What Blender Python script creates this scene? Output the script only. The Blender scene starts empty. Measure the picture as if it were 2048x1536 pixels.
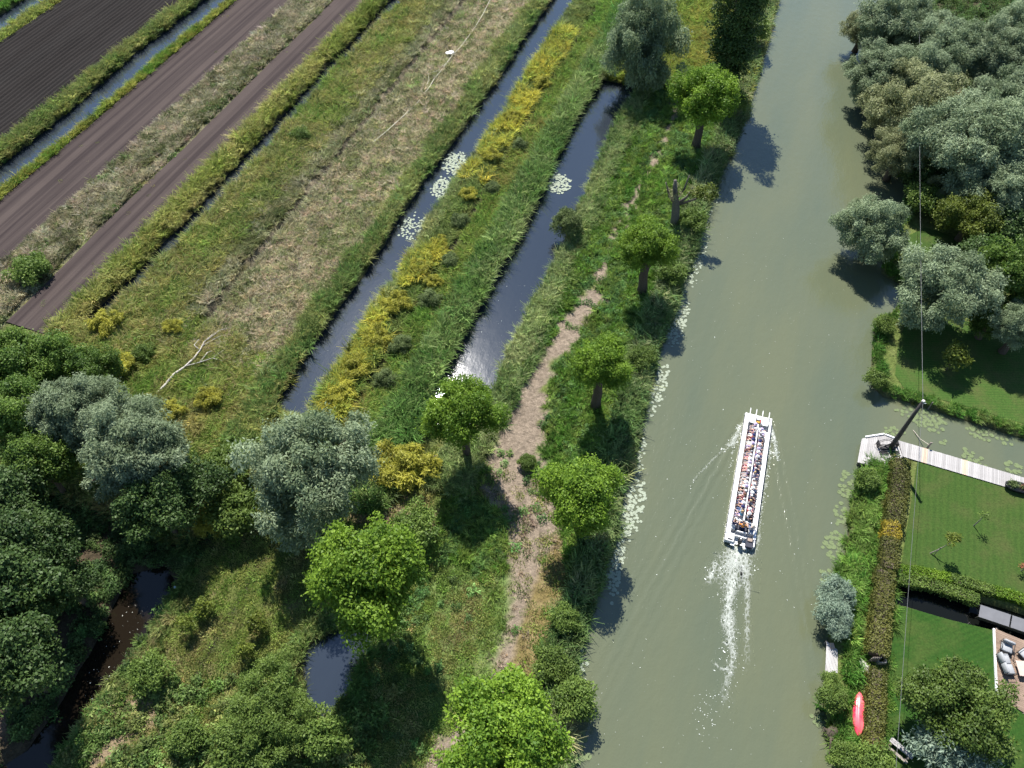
import bpy, bmesh, math, random
import numpy as np
from mathutils import Vector, Matrix

sc = bpy.context.scene
COL = sc.collection
R = math.radians
rng = np.random.default_rng(7)

# ------------------------------------------------------------------ camera, sky, sun, exposure
CAM_H, PITCH, FPX = 60.0, R(52.3), 1558.0
cam = bpy.data.cameras.new('camera')
cam.sensor_fit = 'HORIZONTAL'; cam.sensor_width = 36.0; cam.lens = 36.0 * FPX / 2048.0
cam.clip_start = 0.5; cam.clip_end = 6000
camo = bpy.data.objects.new('camera', cam); COL.objects.link(camo)
camo.location = (0, 0, CAM_H); camo.rotation_euler = (R(90) - PITCH, 0, 0)
sc.camera = camo

SUN_EL, SUN_AZ = R(53.0), R(-11.0)          # azimuth measured from +Y towards +X
w = bpy.data.worlds.new('World'); sc.world = w; w.use_nodes = True
nt = w.node_tree; nt.nodes.clear()
sky = nt.nodes.new('ShaderNodeTexSky'); sky.sky_type = 'NISHITA'; sky.sun_disc = False
sky.sun_elevation = SUN_EL; sky.sun_rotation = SUN_AZ; sky.altitude = 50; sky.air_density = 1.0; sky.dust_density = 0.0; sky.ozone_density = 2.0
bg = nt.nodes.new('ShaderNodeBackground'); bg.inputs['Strength'].default_value = 0.085
wo = nt.nodes.new('ShaderNodeOutputWorld')
nt.links.new(sky.outputs[0], bg.inputs[0]); nt.links.new(bg.outputs[0], wo.inputs[0])
sun = bpy.data.lights.new('sun', 'SUN'); sun.energy = 4.8; sun.angle = R(0.53); sun.color = (1.0, 0.955, 0.89)
suno = bpy.data.objects.new('sun', sun); COL.objects.link(suno)
SDIR = Vector((math.sin(SUN_AZ) * math.cos(SUN_EL), math.cos(SUN_AZ) * math.cos(SUN_EL), math.sin(SUN_EL)))
suno.rotation_euler = SDIR.to_track_quat('Z', 'Y').to_euler(); suno.location = (0, 0, 90)
sc.view_settings.view_transform = 'Standard'; sc.view_settings.look = 'None'
sc.view_settings.exposure = 1.0; sc.view_settings.gamma = 1.0; sc.view_settings.use_curve_mapping = False
sc.cycles.max_bounces = 4; sc.cycles.diffuse_bounces = 2; sc.cycles.glossy_bounces = 2
sc.cycles.transmission_bounces = 2; sc.cycles.transparent_max_bounces = 4
sc.cycles.use_denoising = True; sc.cycles.use_light_tree = False
w.cycles.sampling_method = 'MANUAL'; w.cycles.sample_map_resolution = 512

# ------------------------------------------------------------------ measuring: survey point of the photograph -> place on a level plane
CP, SP = math.cos(PITCH), math.sin(PITCH)
def G(u, v, z=0.5):
    x = (u - 1024) / FPX; y = -(v - 768) / FPX
    d = (x, CP + y * SP, -SP + y * CP); k = (z - CAM_H) / d[2]
    return Vector((k * d[0], k * d[1], z))
def proj(X, Y, Z):
    Z = Z - CAM_H; f = Y * CP - Z * SP; up = Y * SP + Z * CP
    return 1024 + FPX * X / f, 768 - FPX * up / f
def pxm(p): return FPX / (p - Vector((0, 0, CAM_H))).length
ANG = math.atan2(.594, 1.636)
DV = np.array([math.sin(ANG), math.cos(ANG)]); NV = np.array([math.cos(ANG), -math.sin(ANG)])
def xy(s, t): return s * DV[0] + t * NV[0], s * DV[1] + t * NV[1]
def st(x, y): return x * DV[0] + y * DV[1], x * NV[0] + y * NV[1]
def stp(u, v, z=0.5):
    g = G(u, v, z); return st(g.x, g.y)

# ------------------------------------------------------------------ noise
_tab = np.random.default_rng(3).random((256, 256))
def vnoise(x, y):
    xi = np.floor(x).astype(int); yi = np.floor(y).astype(int); fx = x - xi; fy = y - yi
    fx = fx * fx * (3 - 2 * fx); fy = fy * fy * (3 - 2 * fy)
    a = _tab[xi & 255, yi & 255]; b = _tab[(xi + 1) & 255, yi & 255]; c = _tab[xi & 255, (yi + 1) & 255]; d = _tab[(xi + 1) & 255, (yi + 1) & 255]
    return (a * (1 - fx) + b * fx) * (1 - fy) + (c * (1 - fx) + d * fx) * fy
def fbm(x, y, o=3):
    r = 0; a = .5; n = 0
    for i in range(o):
        r = r + a * vnoise(x + 17.3 * i, y + 9.1 * i); n += a; x = x * 2.03; y = y * 2.03; a *= .5
    return r / n
def sstep(a, b, x):
    t = np.clip((x - a) / (b - a), 0, 1); return t * t * (3 - 2 * t)

# ------------------------------------------------------------------ objects
def tag(o, label=None, cat=None, group=None, kind=None):
    if label: o['label'] = label
    if cat: o['category'] = cat
    if group: o['group'] = group
    if kind: o['kind'] = kind
    return o
def link(name, me, parent=None, loc=None):
    o = bpy.data.objects.new(name, me); COL.objects.link(o)
    if parent is not None: o.parent = parent
    if loc is not None: o.location = loc
    return o
def empty(name, loc=(0, 0, 0), rz=0, scale=1):
    o = bpy.data.objects.new(name, None); COL.objects.link(o); o.location = loc; o.rotation_euler = (0, 0, rz)
    o.scale = (scale, scale, scale); o.empty_display_size = .3; return o
def npmesh(name, verts, faces, mat=None, smooth=False, attrs=None):
    """verts (N,3), faces (M,k) all of one size"""
    verts = np.asarray(verts, np.float32); faces = np.asarray(faces, np.int32)
    me = bpy.data.meshes.new(name); n, k = faces.shape
    me.vertices.add(len(verts)); me.vertices.foreach_set('co', verts.ravel())
    me.loops.add(n * k); me.loops.foreach_set('vertex_index', faces.ravel())
    me.polygons.add(n); me.polygons.foreach_set('loop_start', np.arange(0, n * k, k, dtype=np.int32)); me.polygons.foreach_set('loop_total', np.full(n, k, np.int32))
    if smooth: me.polygons.foreach_set('use_smooth', np.ones(n, bool))
    me.update(calc_edges=True)
    for nm, ty, arr in (attrs or []):
        a = me.attributes.new(nm, ty, 'POINT')
        a.data.foreach_set('color' if ty == 'FLOAT_COLOR' else ('vector' if ty == 'FLOAT_VECTOR' else 'value'), np.asarray(arr, np.float32 if ty != 'INT' else np.int32).ravel())
    if mat: me.materials.append(mat)
    return me
class MB:
    """collects simple shapes into one mesh"""
    def __init__(s): s.v = []; s.f = []
    def add(s, vs, fs):
        b = len(s.v); s.v += [tuple(p) for p in vs]; s.f += [tuple(i + b for i in f) for f in fs]; return s
    def box(s, c, d, rz=0, rx=0, ry=0, taper=1.0):
        m = Matrix.Translation(c) @ Matrix.Rotation(rz, 4, 'Z') @ Matrix.Rotation(ry, 4, 'Y') @ Matrix.Rotation(rx, 4, 'X')
        x, y, z = d[0] / 2, d[1] / 2, d[2] / 2
        vs = [m @ Vector(p) for p in ((-x, -y, -z), (x, -y, -z), (x, y, -z), (-x, y, -z), (-x * taper, -y * taper, z), (x * taper, -y * taper, z), (x * taper, y * taper, z), (-x * taper, y * taper, z))]
        return s.add(vs, ((3, 2, 1, 0), (4, 5, 6, 7), (0, 1, 5, 4), (1, 2, 6, 5), (2, 3, 7, 6), (3, 0, 4, 7)))
    def tube(s, pts, rad, n=8, cap=True):
        pts = [Vector(p) for p in pts]
        if not hasattr(rad, '__len__'): rad = [rad] * len(pts)
        vs = []; fs = []
        for i, p in enumerate(pts):
            d = (pts[min(i + 1, len(pts) - 1)] - pts[max(i - 1, 0)]).normalized()
            a = d.orthogonal().normalized() if abs(d.z) < .9 else d.cross(Vector((0, 1, 0))).normalized()
            if abs(d.z) < .9: a = d.cross(Vector((0, 0, 1))).normalized()
            b = d.cross(a)
            for k in range(n):
                q = 2 * math.pi * k / n; vs.append(p + (a * math.cos(q) + b * math.sin(q)) * rad[i])
        for i in range(len(pts) - 1):
            for k in range(n):
                k2 = (k + 1) % n; fs.append((i * n + k, i * n + k2, (i + 1) * n + k2, (i + 1) * n + k))
        if cap: fs.append(tuple(range(n))[::-1]); fs.append(tuple((len(pts) - 1) * n + k for k in range(n)))
        return s.add(vs, fs)
    def prism(s, poly, z0, z1):
        n = len(poly); vs = [(p[0], p[1], z0) for p in poly] + [(p[0], p[1], z1) for p in poly]
        fs = [tuple(range(n))[::-1], tuple(range(n, 2 * n))] + [(i, (i + 1) % n, n + (i + 1) % n, n + i) for i in range(n)]
        return s.add(vs, fs)
    def mesh(s, name, mat=None, smooth=False, bevel=0):
        me = bpy.data.meshes.new(name); me.from_pydata(s.v, [], s.f)
        bm = bmesh.new(); bm.from_mesh(me)
        if bevel: bmesh.ops.bevel(bm, geom=bm.edges[:], offset=bevel, segments=1, affect='EDGES', clamp_overlap=True)
        bmesh.ops.recalc_face_normals(bm, faces=bm.faces[:]); bm.to_mesh(me); bm.free()
        if smooth:
            for p in me.polygons: p.use_smooth = True
        if mat: me.materials.append(mat)
        return me
    def build(s, name, mat, parent=None, smooth=False, bevel=0, loc=None): return link(name, s.mesh(name, mat, smooth, bevel), parent, loc)

# ------------------------------------------------------------------ materials
def newmat(name):
    m = bpy.data.materials.new(name); m.use_nodes = True; n = m.node_tree; n.nodes.clear()
    out = n.nodes.new('ShaderNodeOutputMaterial'); return m, n, out
def N(n, typ, ins=None, **kw):
    x = n.nodes.new(typ)
    for k, v in kw.items(): setattr(x, k, v)
    for k, v in (ins or {}).items():
        s = x.inputs[k]
        if isinstance(v, bpy.types.NodeSocket): n.links.new(v, s)
        else: s.default_value = v
    return x
def mixc(n, fac, a, b, mode='MIX'):
    x = n.nodes.new('ShaderNodeMix'); x.data_type = 'RGBA'; x.blend_type = mode
    for i, v in ((0, fac), (6, a), (7, b)):
        if isinstance(v, bpy.types.NodeSocket): n.links.new(v, x.inputs[i])
        else: x.inputs[i].default_value = v if not (i and len(v) == 3) else (*v, 1)
    return x.outputs[2]
def ramp(n, fac, stops):
    x = n.nodes.new('ShaderNodeValToRGB'); n.links.new(fac, x.inputs[0]); e = x.color_ramp.elements
    while len(e) < len(stops): e.new(0.5)
    for i, (p, c) in enumerate(stops): e[i].position = p; e[i].color = (*c, 1) if len(c) == 3 else c
    return x.outputs[0]
def coords(n, scale=(1, 1, 1), rot=0, kind='Object'):
    tc = N(n, 'ShaderNodeTexCoord'); v0 = tc.outputs[kind]
    if rot: v0 = N(n, 'ShaderNodeMapping', {'Vector': v0, 'Rotation': (0, 0, rot)}).outputs[0]
    return N(n, 'ShaderNodeMapping', {'Vector': v0, 'Scale': scale}).outputs[0]
def noise(n, vec, scale, detail=4, rough=.55): return N(n, 'ShaderNodeTexNoise', {'Vector': vec, 'Scale': scale, 'Detail': detail, 'Roughness': rough}).outputs[0]
def bump(n, h, strength=.4, dist=.05): return N(n, 'ShaderNodeBump', {'Height': h, 'Strength': strength, 'Distance': dist}).outputs[0]
def bsdf(n, out, color, rough=.8, spec=.3, normal=None, **kw):
    ins = {'Base Color': color if isinstance(color, bpy.types.NodeSocket) else (*color[:3], 1), 'Roughness': rough, 'Specular IOR Level': spec}
    if normal: ins['Normal'] = normal
    ins.update(kw); b = N(n, 'ShaderNodeBsdfPrincipled', ins); n.links.new(b.outputs[0], out.inputs[0]); return b
def plain(name, c, rough=.6, spec=.4, var=.18, scale=6, bmp=.15, metal=0, **kw):
    m, n, out = newmat(name); v = coords(n); nz = noise(n, v, scale, 5)
    col = mixc(n, nz, tuple(max(0, x * (1 - var * 1.6)) for x in c), tuple(min(1, x * (1 + var)) for x in c))
    bsdf(n, out, col, rough, spec, bump(n, nz, bmp, .02), Metallic=metal, **kw); return m
def wood(name, c, c2, rough=.75, axis=0, scale=1.0):
    """weathered boards: grain along the object's local axis, random tone per object"""
    m, n, out = newmat(name); sc_ = [9 * scale] * 3; sc_[axis] = .7 * scale
    v = coords(n, tuple(sc_)); oi = N(n, 'ShaderNodeObjectInfo')
    g = noise(n, v, 3, 6, .65); big = noise(n, coords(n), 1.3, 3)
    col = mixc(n, g, c, c2); col = mixc(n, .35, col, ramp(n, big, [(.3, tuple(x * .72 for x in c)), (.7, c2)]))
    tone = N(n, 'ShaderNodeMapRange', {'Value': oi.outputs['Random'], 'To Min': .78, 'To Max': 1.1}).outputs[0]
    hs = N(n, 'ShaderNodeHueSaturation', {'Color': col, 'Value': tone}).outputs[0]
    bsdf(n, out, hs, rough, .25, bump(n, g, .3, .01)); return m
def leafmat(name, dark, light, trans=.28, rough=.55, spec=.25, tint=False):
    m, n, out = newmat(name)
    lv = N(n, 'ShaderNodeAttribute', attribute_name='lv', attribute_type='GEOMETRY').outputs['Fac']
    oi = N(n, 'ShaderNodeObjectInfo').outputs['Random']
    col = mixc(n, lv, dark, light)
    if tint:
        at = N(n, 'ShaderNodeAttribute', attribute_name='tint', attribute_type='INSTANCER').outputs['Color']
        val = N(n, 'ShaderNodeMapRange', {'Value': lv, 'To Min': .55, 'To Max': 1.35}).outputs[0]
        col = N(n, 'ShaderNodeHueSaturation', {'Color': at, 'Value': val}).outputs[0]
    else:
        col = N(n, 'ShaderNodeHueSaturation', {'Color': col, 'Value': N(n, 'ShaderNodeMapRange', {'Value': oi, 'To Min': .86, 'To Max': 1.12}).outputs[0]}).outputs[0]
    b = N(n, 'ShaderNodeBsdfPrincipled', {'Base Color': col, 'Roughness': rough, 'Specular IOR Level': spec})
    t = N(n, 'ShaderNodeBsdfTranslucent', {'Color': col}); mx = N(n, 'ShaderNodeMixShader', {0: trans}); n.links.new(b.outputs[0], mx.inputs[1]); n.links.new(t.outputs[0], mx.inputs[2])
    n.links.new(mx.outputs[0], out.inputs[0]); return m

# ------------------------------------------------------------------ survey of the water's edges
def sdpoly(px, py, poly):
    """signed distance to polygon, negative inside"""
    d = np.full(px.shape, 1e9); inside = np.zeros(px.shape, bool); n = len(poly)
    for i in range(n):
        ax, ay = poly[i]; bx, by = poly[(i + 1) % n]; ex, ey = bx - ax, by - ay; wx, wy = px - ax, py - ay
        k = np.clip((wx * ex + wy * ey) / (ex * ex + ey * ey + 1e-12), 0, 1)
        d = np.minimum(d, np.hypot(wx - ex * k, wy - ey * k))
        c = ((ay <= py) & (by > py)) | ((by <= py) & (ay > py))
        with np.errstate(divide='ignore', invalid='ignore'): xi = ax + (py - ay) / (by - ay + 1e-15) * ex
        inside ^= c & (px < xi)
    return np.where(inside, -d, d)
def dline(px, py, pts):
    d = np.full(px.shape, 1e9)
    for (ax, ay), (bx, by) in zip(pts[:-1], pts[1:]):
        ex, ey = bx - ax, by - ay; wx, wy = px - ax, py - ay; k = np.clip((wx * ex + wy * ey) / (ex * ex + ey * ey), 0, 1)
        d = np.minimum(d, np.hypot(wx - ex * k, wy - ey * k))
    return d
def P2(lst, z=0.0): return [(G(u, v, z).x, G(u, v, z).y) for u, v in lst]
LEFT_S = [-40, 12.8, 19.1, 23.1, 28, 34.3, 41.3, 52.6, 62.5, 78.6, 96.6, 122.9, 200]
LEFT_T = [0, -0.6, -1.9, -2.6, -2.2, -2.6, -3.0, -3.8, -3.4, -3.3, -2.2, -2.8, -2.8]
BANK_N = P2([(1790, -200), (1768, -60), (1760, 100), (1780, 250), (1815, 380), (1775, 480), (1760, 548), (1805, 575), (1800, 612), (1750, 640), (1740, 700), (1742, 775), (1765, 797), (1795, 803), (1856, 820), (1926, 843), (1970, 856), (2048, 881), (2400, 990)])
BANK_S = P2([(2400, 1075), (2048, 978), (1812, 908), (1722, 924), (1712, 955), (1700, 1010), (1690, 1090), (1662, 1180), (1648, 1230), (1652, 1345), (1640, 1400), (1652, 1440), (1662, 1500), (1680, 1560), (1720, 1900)])
LAND_N = [(150, 320), (BANK_N[0][0] + 40, 320)] + BANK_N + [(300, BANK_N[-1][1]), (300, 320)]
LAND_S = BANK_S + [(BANK_S[-1][0] + 5, -60), (300, -60), (300, BANK_S[0][1])]
STREAM = P2([(-150, 1640), (55, 1505), (130, 1400), (185, 1305), (225, 1225), (262, 1150), (330, 1135), (345, 1165), (305, 1255), (245, 1335), (180, 1420), (110, 1536), (40, 1660)])
POOL = P2([(598, 1345), (625, 1290), (700, 1250), (760, 1260), (715, 1330), (690, 1390), (655, 1440), (625, 1440)])
GDITCH = P2([(1786, 1162), (1830, 1172), (1950, 1206), (2060, 1240), (2200, 1284), (2200, 1330), (2060, 1280), (1975, 1257), (1900, 1238), (1830, 1217), (1788, 1205)])
CHAN = [(-111.6, 2.1, -60, 260), (-85.1, 2.1, -60, 260), (-58.6, 1.0, 36, 260), (-34.4, 1.6, 33, 260), (-20.0, 2.4, 36.6, 98)]
def wet(x, y):
    """distance inside water, positive in water"""
    s, t = st(x, y); wob = (fbm(s * .35, t * .2 + 5, 3) - .5) * 1.0
    d = np.minimum(t - np.interp(s, LEFT_S, LEFT_T) + wob * .8, np.minimum(sdpoly(x, y, LAND_N), sdpoly(x, y, LAND_S)) + wob * .4)
    for tc, hw, s0, s1 in CHAN:
        c = hw + wob * .55 - np.abs(t - tc - (fbm(s * .06, s * 0 + tc, 2) - .5) * 1.1)
        d = np.maximum(d, np.minimum(c, np.minimum(s - s0, s1 - s)))
    for po in (STREAM, POOL, GDITCH): d = np.maximum(d, -sdpoly(x, y, po) + wob * .3)
    return d
def height(x, y, d=None):
    if d is None: d = wet(x, y)
    s, t = st(x, y)
    land = .5 + (fbm(x * .25, y * .25, 3) - .5) * .22 * sstep(15, 5, t)
    land = land - .38 * np.exp(-((t + 48.3) / .4) ** 2) * (s > 38)          # narrow furrow in the rough meadow
    land = land - .22 * np.exp(-((t + 28.6) / .25) ** 2) * (s > 36)
    return land + (-.9 - land) * sstep(-.45, .35, d)

# ------------------------------------------------------------------ ground sheet
def rings(a, b, step): return np.concatenate([[a - 2500, a - 900, a - 300, a - 120, a - 50, a - 20, a - 8], np.arange(a, b, step), [b + 8, b + 20, b + 50, b + 120, b + 300, b + 900, b + 2500]])
tg = rings(-124, 62, .3); sg = rings(-6, 150, .45)
S_, T_ = np.meshgrid(sg, tg, indexing='ij'); X_, Y_ = xy(S_, T_)
D_ = wet(X_.ravel(), Y_.ravel()).reshape(X_.shape); Z_ = height(X_.ravel(), Y_.ravel(), D_.ravel()).reshape(X_.shape)

PATH = [(G(u, v).x, G(u, v).y) for u, v in [(1400, 110), (1370, 180), (1330, 280), (1225, 470), (1205, 540), (1185, 590), (1150, 640), (1120, 690), (1080, 740), (1050, 800), (1040, 860), (1020, 920), (1035, 980), (1060, 1030), (1065, 1090), (1050, 1180), (1030, 1260), (1015, 1330), (990, 1420), (900, 1500), (860, 1600)]]
PATHW = [.4, .6, .7, -.2, .0, 1.0, 1.5, 1.1, 1.1, 2.0, 2.5, 2.5, 2.7, 2.5, 1.8, 1.1, 1.1, 1.1, 1.0, 1.2, 1.4]
BROWN = P2([(1118, 1075), (1150, 1160), (1130, 1260), (1085, 1370), (1010, 1365), (1040, 1260), (1080, 1140)], .5)
SHORT = P2([(880, 1110), (960, 1130), (1020, 1150), (1000, 1300), (960, 1390), (880, 1440), (850, 1300), (850, 1180)], .5)
MEADOW = P2([(420, 1120), (560, 1080), (640, 1200), (600, 1340), (520, 1330), (400, 1360), (280, 1370), (300, 1260), (370, 1180)], .5)
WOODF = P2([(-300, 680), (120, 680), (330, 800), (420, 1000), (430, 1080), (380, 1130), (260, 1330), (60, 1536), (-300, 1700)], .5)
DIRT = P2([(230, 1400), (300, 1360), (330, 1440), (200, 1536), (130, 1536)], .5)
STRAND = P2([(690, 1010), (800, 1000), (900, 1060), (880, 1110), (760, 1060)], .5)
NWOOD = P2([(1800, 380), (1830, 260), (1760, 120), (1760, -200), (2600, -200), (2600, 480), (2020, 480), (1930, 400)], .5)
def zones(x, y, d):
    """what grows or lies at a place: colour of the soil or turf, and masks"""
    s, t = st(x, y); n1 = fbm(x * .35, y * .35, 3); n2 = fbm(x * 1.3 + 40, y * 1.3, 3); n3 = fbm(x * .12 + 9, y * .12, 2)
    C = np.zeros(x.shape + (3,)); 
    def put(c, m): 
        m = np.clip(m, 0, 1)[..., None]; C[...] = C * (1 - m) + np.array(c) * m * .95
    put((.085, .105, .032), np.ones(x.shape))                                   # general rough turf
    put((.13, .125, .04), sstep(.45, .65, n1) * (t < -5))
    put((.105, .1, .045), ((t > -64) & (t < -57)).astype(float))
    put((.17, .14, .055), ((t > -57.9) & (t < -52)) * sstep(.35, .7, n2))
    put((.15, .14, .085), ((t > -73.9) & (t < -67.3)) * sstep(.3, .6, n2))      # litter of the weedy strip
    put((.24, .2, .135), sstep(-51.5, -50, t) * sstep(-37.8, -39.2, t) * sstep(.15, .5, n2))
    put((.07, .12, .028), ((t > -18.4) & (t < -2)) * 1.0)
    put((.115, .14, .04), ((t > -18.4) & (t < -2)) * sstep(.45, .7, n1))
    dp = np.full(x.shape, 1e9); 
    for i in range(len(PATH) - 1): dp = np.minimum(dp, dline(x, y, PATH[i:i + 2]) - (PATHW[i] + PATHW[i + 1]) * .5)
    bare = sstep(.35, -.35, dp + (n2 - .5) * 2.6 + (n1 - .5) * 1.8)
    put((.225, .18, .135), bare); put((.2, .16, .12), bare * sstep(.5, .75, n1))
    br = sstep(.3, -.3, sdpoly(x, y, BROWN) + (n2 - .5) * .6); put((.16, .125, .05), br); put((.22, .17, .085), br * sstep(.45, .7, n2))
    sh = sstep(.6, -.6, sdpoly(x, y, SHORT) + (n2 - .5) * 2); put((.11, .165, .045), sh); put((.16, .185, .07), sh * sstep(.5, .75, n2))
    md = sstep(1, -1, sdpoly(x, y, MEADOW) + (n2 - .5) * 3); put((.105, .125, .035), md); put((.17, .145, .07), md * sstep(.5, .72, n1) * .8)
    st_ = sstep(.8, -.5, sdpoly(x, y, STRAND) + (n2 - .5) * 3) + sstep(.6, -.5, sdpoly(x, y, DIRT) + (n2 - .5) * 2); put((.21, .16, .1), st_)
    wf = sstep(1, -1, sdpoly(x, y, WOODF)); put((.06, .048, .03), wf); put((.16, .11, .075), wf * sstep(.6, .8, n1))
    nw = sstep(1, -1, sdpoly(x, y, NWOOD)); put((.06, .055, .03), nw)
    put((.1, .13, .035), (t > 14.5) * (1 - nw)); put((.13, .15, .05), (t > 14.5) * (1 - nw) * sstep(.45, .7, n2) * .8)
    put((.06, .05, .035), sstep(-.45, .0, d)); put((.035, .03, .02), sstep(-.05, .2, d))
    furrow = np.exp(-((t + 48.3) / .4) ** 2) * (s > 38) + np.exp(-((t + 28.6) / .3) ** 2); put((.045, .04, .03), furrow)
    return C, dict(bare=bare, brown=br, short=sh, meadow=md, strand=np.clip(st_, 0, 1), wood=wf, nwood=nw, dp=dp, furrow=furrow)
C_, _m = zones(X_.ravel(), Y_.ravel(), D_.ravel())
ni, nj = X_.shape; idx = np.arange(ni * nj).reshape(ni, nj)
quads = np.stack([idx[:-1, :-1], idx[:-1, 1:], idx[1:, 1:], idx[1:, :-1]], -1).reshape(-1, 4)
m, n, out = newmat('ground_turf_and_soil')
at = N(n, 'ShaderNodeAttribute', attribute_name='zone', attribute_type='GEOMETRY').outputs['Color']
v = coords(n); f1 = noise(n, v, 2.3, 6, .65); f2 = noise(n, v, 9, 4, .7)
val = N(n, 'ShaderNodeMapRange', {'Value': N(n, 'ShaderNodeMath', {0: f1, 1: f2}, operation='ADD').outputs[0], 'From Min': .7, 'From Max': 1.3, 'To Min': .5, 'To Max': 1.5}).outputs[0]
col = N(n, 'ShaderNodeHueSaturation', {'Color': at, 'Value': val, 'Saturation': 1.0}).outputs[0]
bsdf(n, out, col, .95, .1, bump(n, f1, .9, .25)); M_GROUND = m
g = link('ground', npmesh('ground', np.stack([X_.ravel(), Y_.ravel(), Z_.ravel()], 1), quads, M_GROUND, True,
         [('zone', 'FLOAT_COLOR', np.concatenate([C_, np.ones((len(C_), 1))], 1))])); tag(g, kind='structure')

# ------------------------------------------------------------------ water
def watermat(name, body, rough, ripple, spec, rs=1.4, ior=1.33, patch=None, wake=False):
    m, n, out = newmat(name); v = coords(n)
    r1 = noise(n, coords(n, (1, .55, 1), ANG), rs, 4, .6); r2 = noise(n, v, rs * 5, 3, .6)
    h = N(n, 'ShaderNodeMath', {0: r1, 1: N(n, 'ShaderNodeMath', {0: r2, 1: .25}, operation='MULTIPLY').outputs[0]}, operation='ADD').outputs[0]
    if wake:      # bow waves of the boat: two trains of low ripples spreading behind it
        bw = (G(1495, 824, 0) + G(1541, 838, 0)) / 2; sn = (G(1452, 1080, 0) + G(1506, 1092, 0)) / 2; ad = (sn - bw).normalized(); rel = N(n, 'ShaderNodeVectorMath', {0: v, 1: tuple(bw)}, operation='SUBTRACT').outputs[0]
        mth = lambda op, a, b=0.0: N(n, 'ShaderNodeMath', {0: a, 1: b}, operation=op).outputs[0]
        a_ = N(n, 'ShaderNodeVectorMath', {0: rel, 1: tuple(ad)}, operation='DOT_PRODUCT').outputs['Value']; b_ = mth('ABSOLUTE', N(n, 'ShaderNodeVectorMath', {0: rel, 1: (-ad.y, ad.x, 0)}, operation='DOT_PRODUCT').outputs['Value'])
        e_ = mth('SUBTRACT', b_, mth('ADD', mth('MULTIPLY', a_, .27), 1.0)); e2 = mth('DIVIDE', e_, mth('ADD', mth('MULTIPLY', mth('MAXIMUM', a_, 0.0), .06), .5)); env = mth('POWER', 2.718, mth('MULTIPLY', mth('MULTIPLY', e2, e2), -1.0))
        fall = mth('MULTIPLY', mth('GREATER_THAN', a_, .2), mth('POWER', 2.718, mth('MULTIPLY', a_, -.05))); wv_ = mth('SINE', mth('ADD', mth('MULTIPLY', e_, 7.5), mth('MULTIPLY', r1, 5.0)))
        h = mth('ADD', h, mth('MULTIPLY', mth('MULTIPLY', wv_, mth('MULTIPLY', env, fall)), .55))
    big = noise(n, coords(n, (.14, .03, 1), ANG), 1.0, 4, .55)
    c2 = patch or tuple(c * .85 for c in body)
    col = mixc(n, ramp(n, big, [(.35, (0, 0, 0)), (.65, (1, 1, 1))]), body, c2)
    bsdf(n, out, col, rough, spec, bump(n, h, ripple, .1), IOR=ior); return m
M_RIVER = watermat('river_silty_water', (.107, .117, .066), .1, .4, .6, ior=1.5, patch=(.087, .104, .066), wake=True)
M_CANAL = watermat('ditch_clear_dark_water', (.024, .031, .042), .07, .08, .5, 1.2, ior=1.8)  # bluish body colour stands in for part of the sky's reflection
M_MUDDY = watermat('ditch_brown_water', (.012, .009, .006), .08, .05, .5, ior=1.4)
def strip_sheet(name, t0, t1, s0, s1, z, mat):
    ps = [(*xy(s0, t0), z), (*xy(s0, t1), z), (*xy(s1, t1), z), (*xy(s1, t0), z)]
    return tag(link(name, npmesh(name, ps, [(0, 1, 2, 3)], mat)), kind='structure')
strip_sheet('river', -7, 400, -60, 500, 0.0, M_RIVER)
for k, (tc, hw, s0, s1) in enumerate(CHAN):
    strip_sheet('ditch_water', tc - hw - 1.5, tc + hw + 1.5, s0 - 1.5, s1 + 1.5, 0.0, M_CANAL)
def poly_sheet(name, poly, z, mat, grow=.0):
    me = bpy.data.meshes.new(name); me.from_pydata([(x, y, z) for x, y in poly], [], [tuple(range(len(poly)))]); me.materials.append(mat); me.update()
    o = link(name, me); return tag(o, kind='structure')
def grown(poly, k):
    out_ = []; n_ = len(poly); A = sum(poly[i][0] * poly[(i + 1) % n_][1] - poly[(i + 1) % n_][0] * poly[i][1] for i in range(n_)); sg_ = 1 if A > 0 else -1
    for i in range(n_):
        a = Vector(poly[i - 1]); b = Vector(poly[i]); c = Vector(poly[(i + 1) % n_]); e = ((b - a).normalized() + (c - b).normalized()).normalized(); out_.append((b.x + e.y * k * sg_, b.y - e.x * k * sg_))
    return out_
poly_sheet('stream_water', grown(STREAM, .8), .0, M_MUDDY)
poly_sheet('pool_water', grown(POOL, .6), .0, M_CANAL)
M_BLACKW = watermat('shaded_black_ditch_water', (.006, .007, .006), .1, .05, .4, ior=1.33)  # ditch water and hedge shade as one: shade put into the near-black colour
poly_sheet('garden_ditch_water', grown(GDITCH, .5), .03, M_BLACKW)

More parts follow.
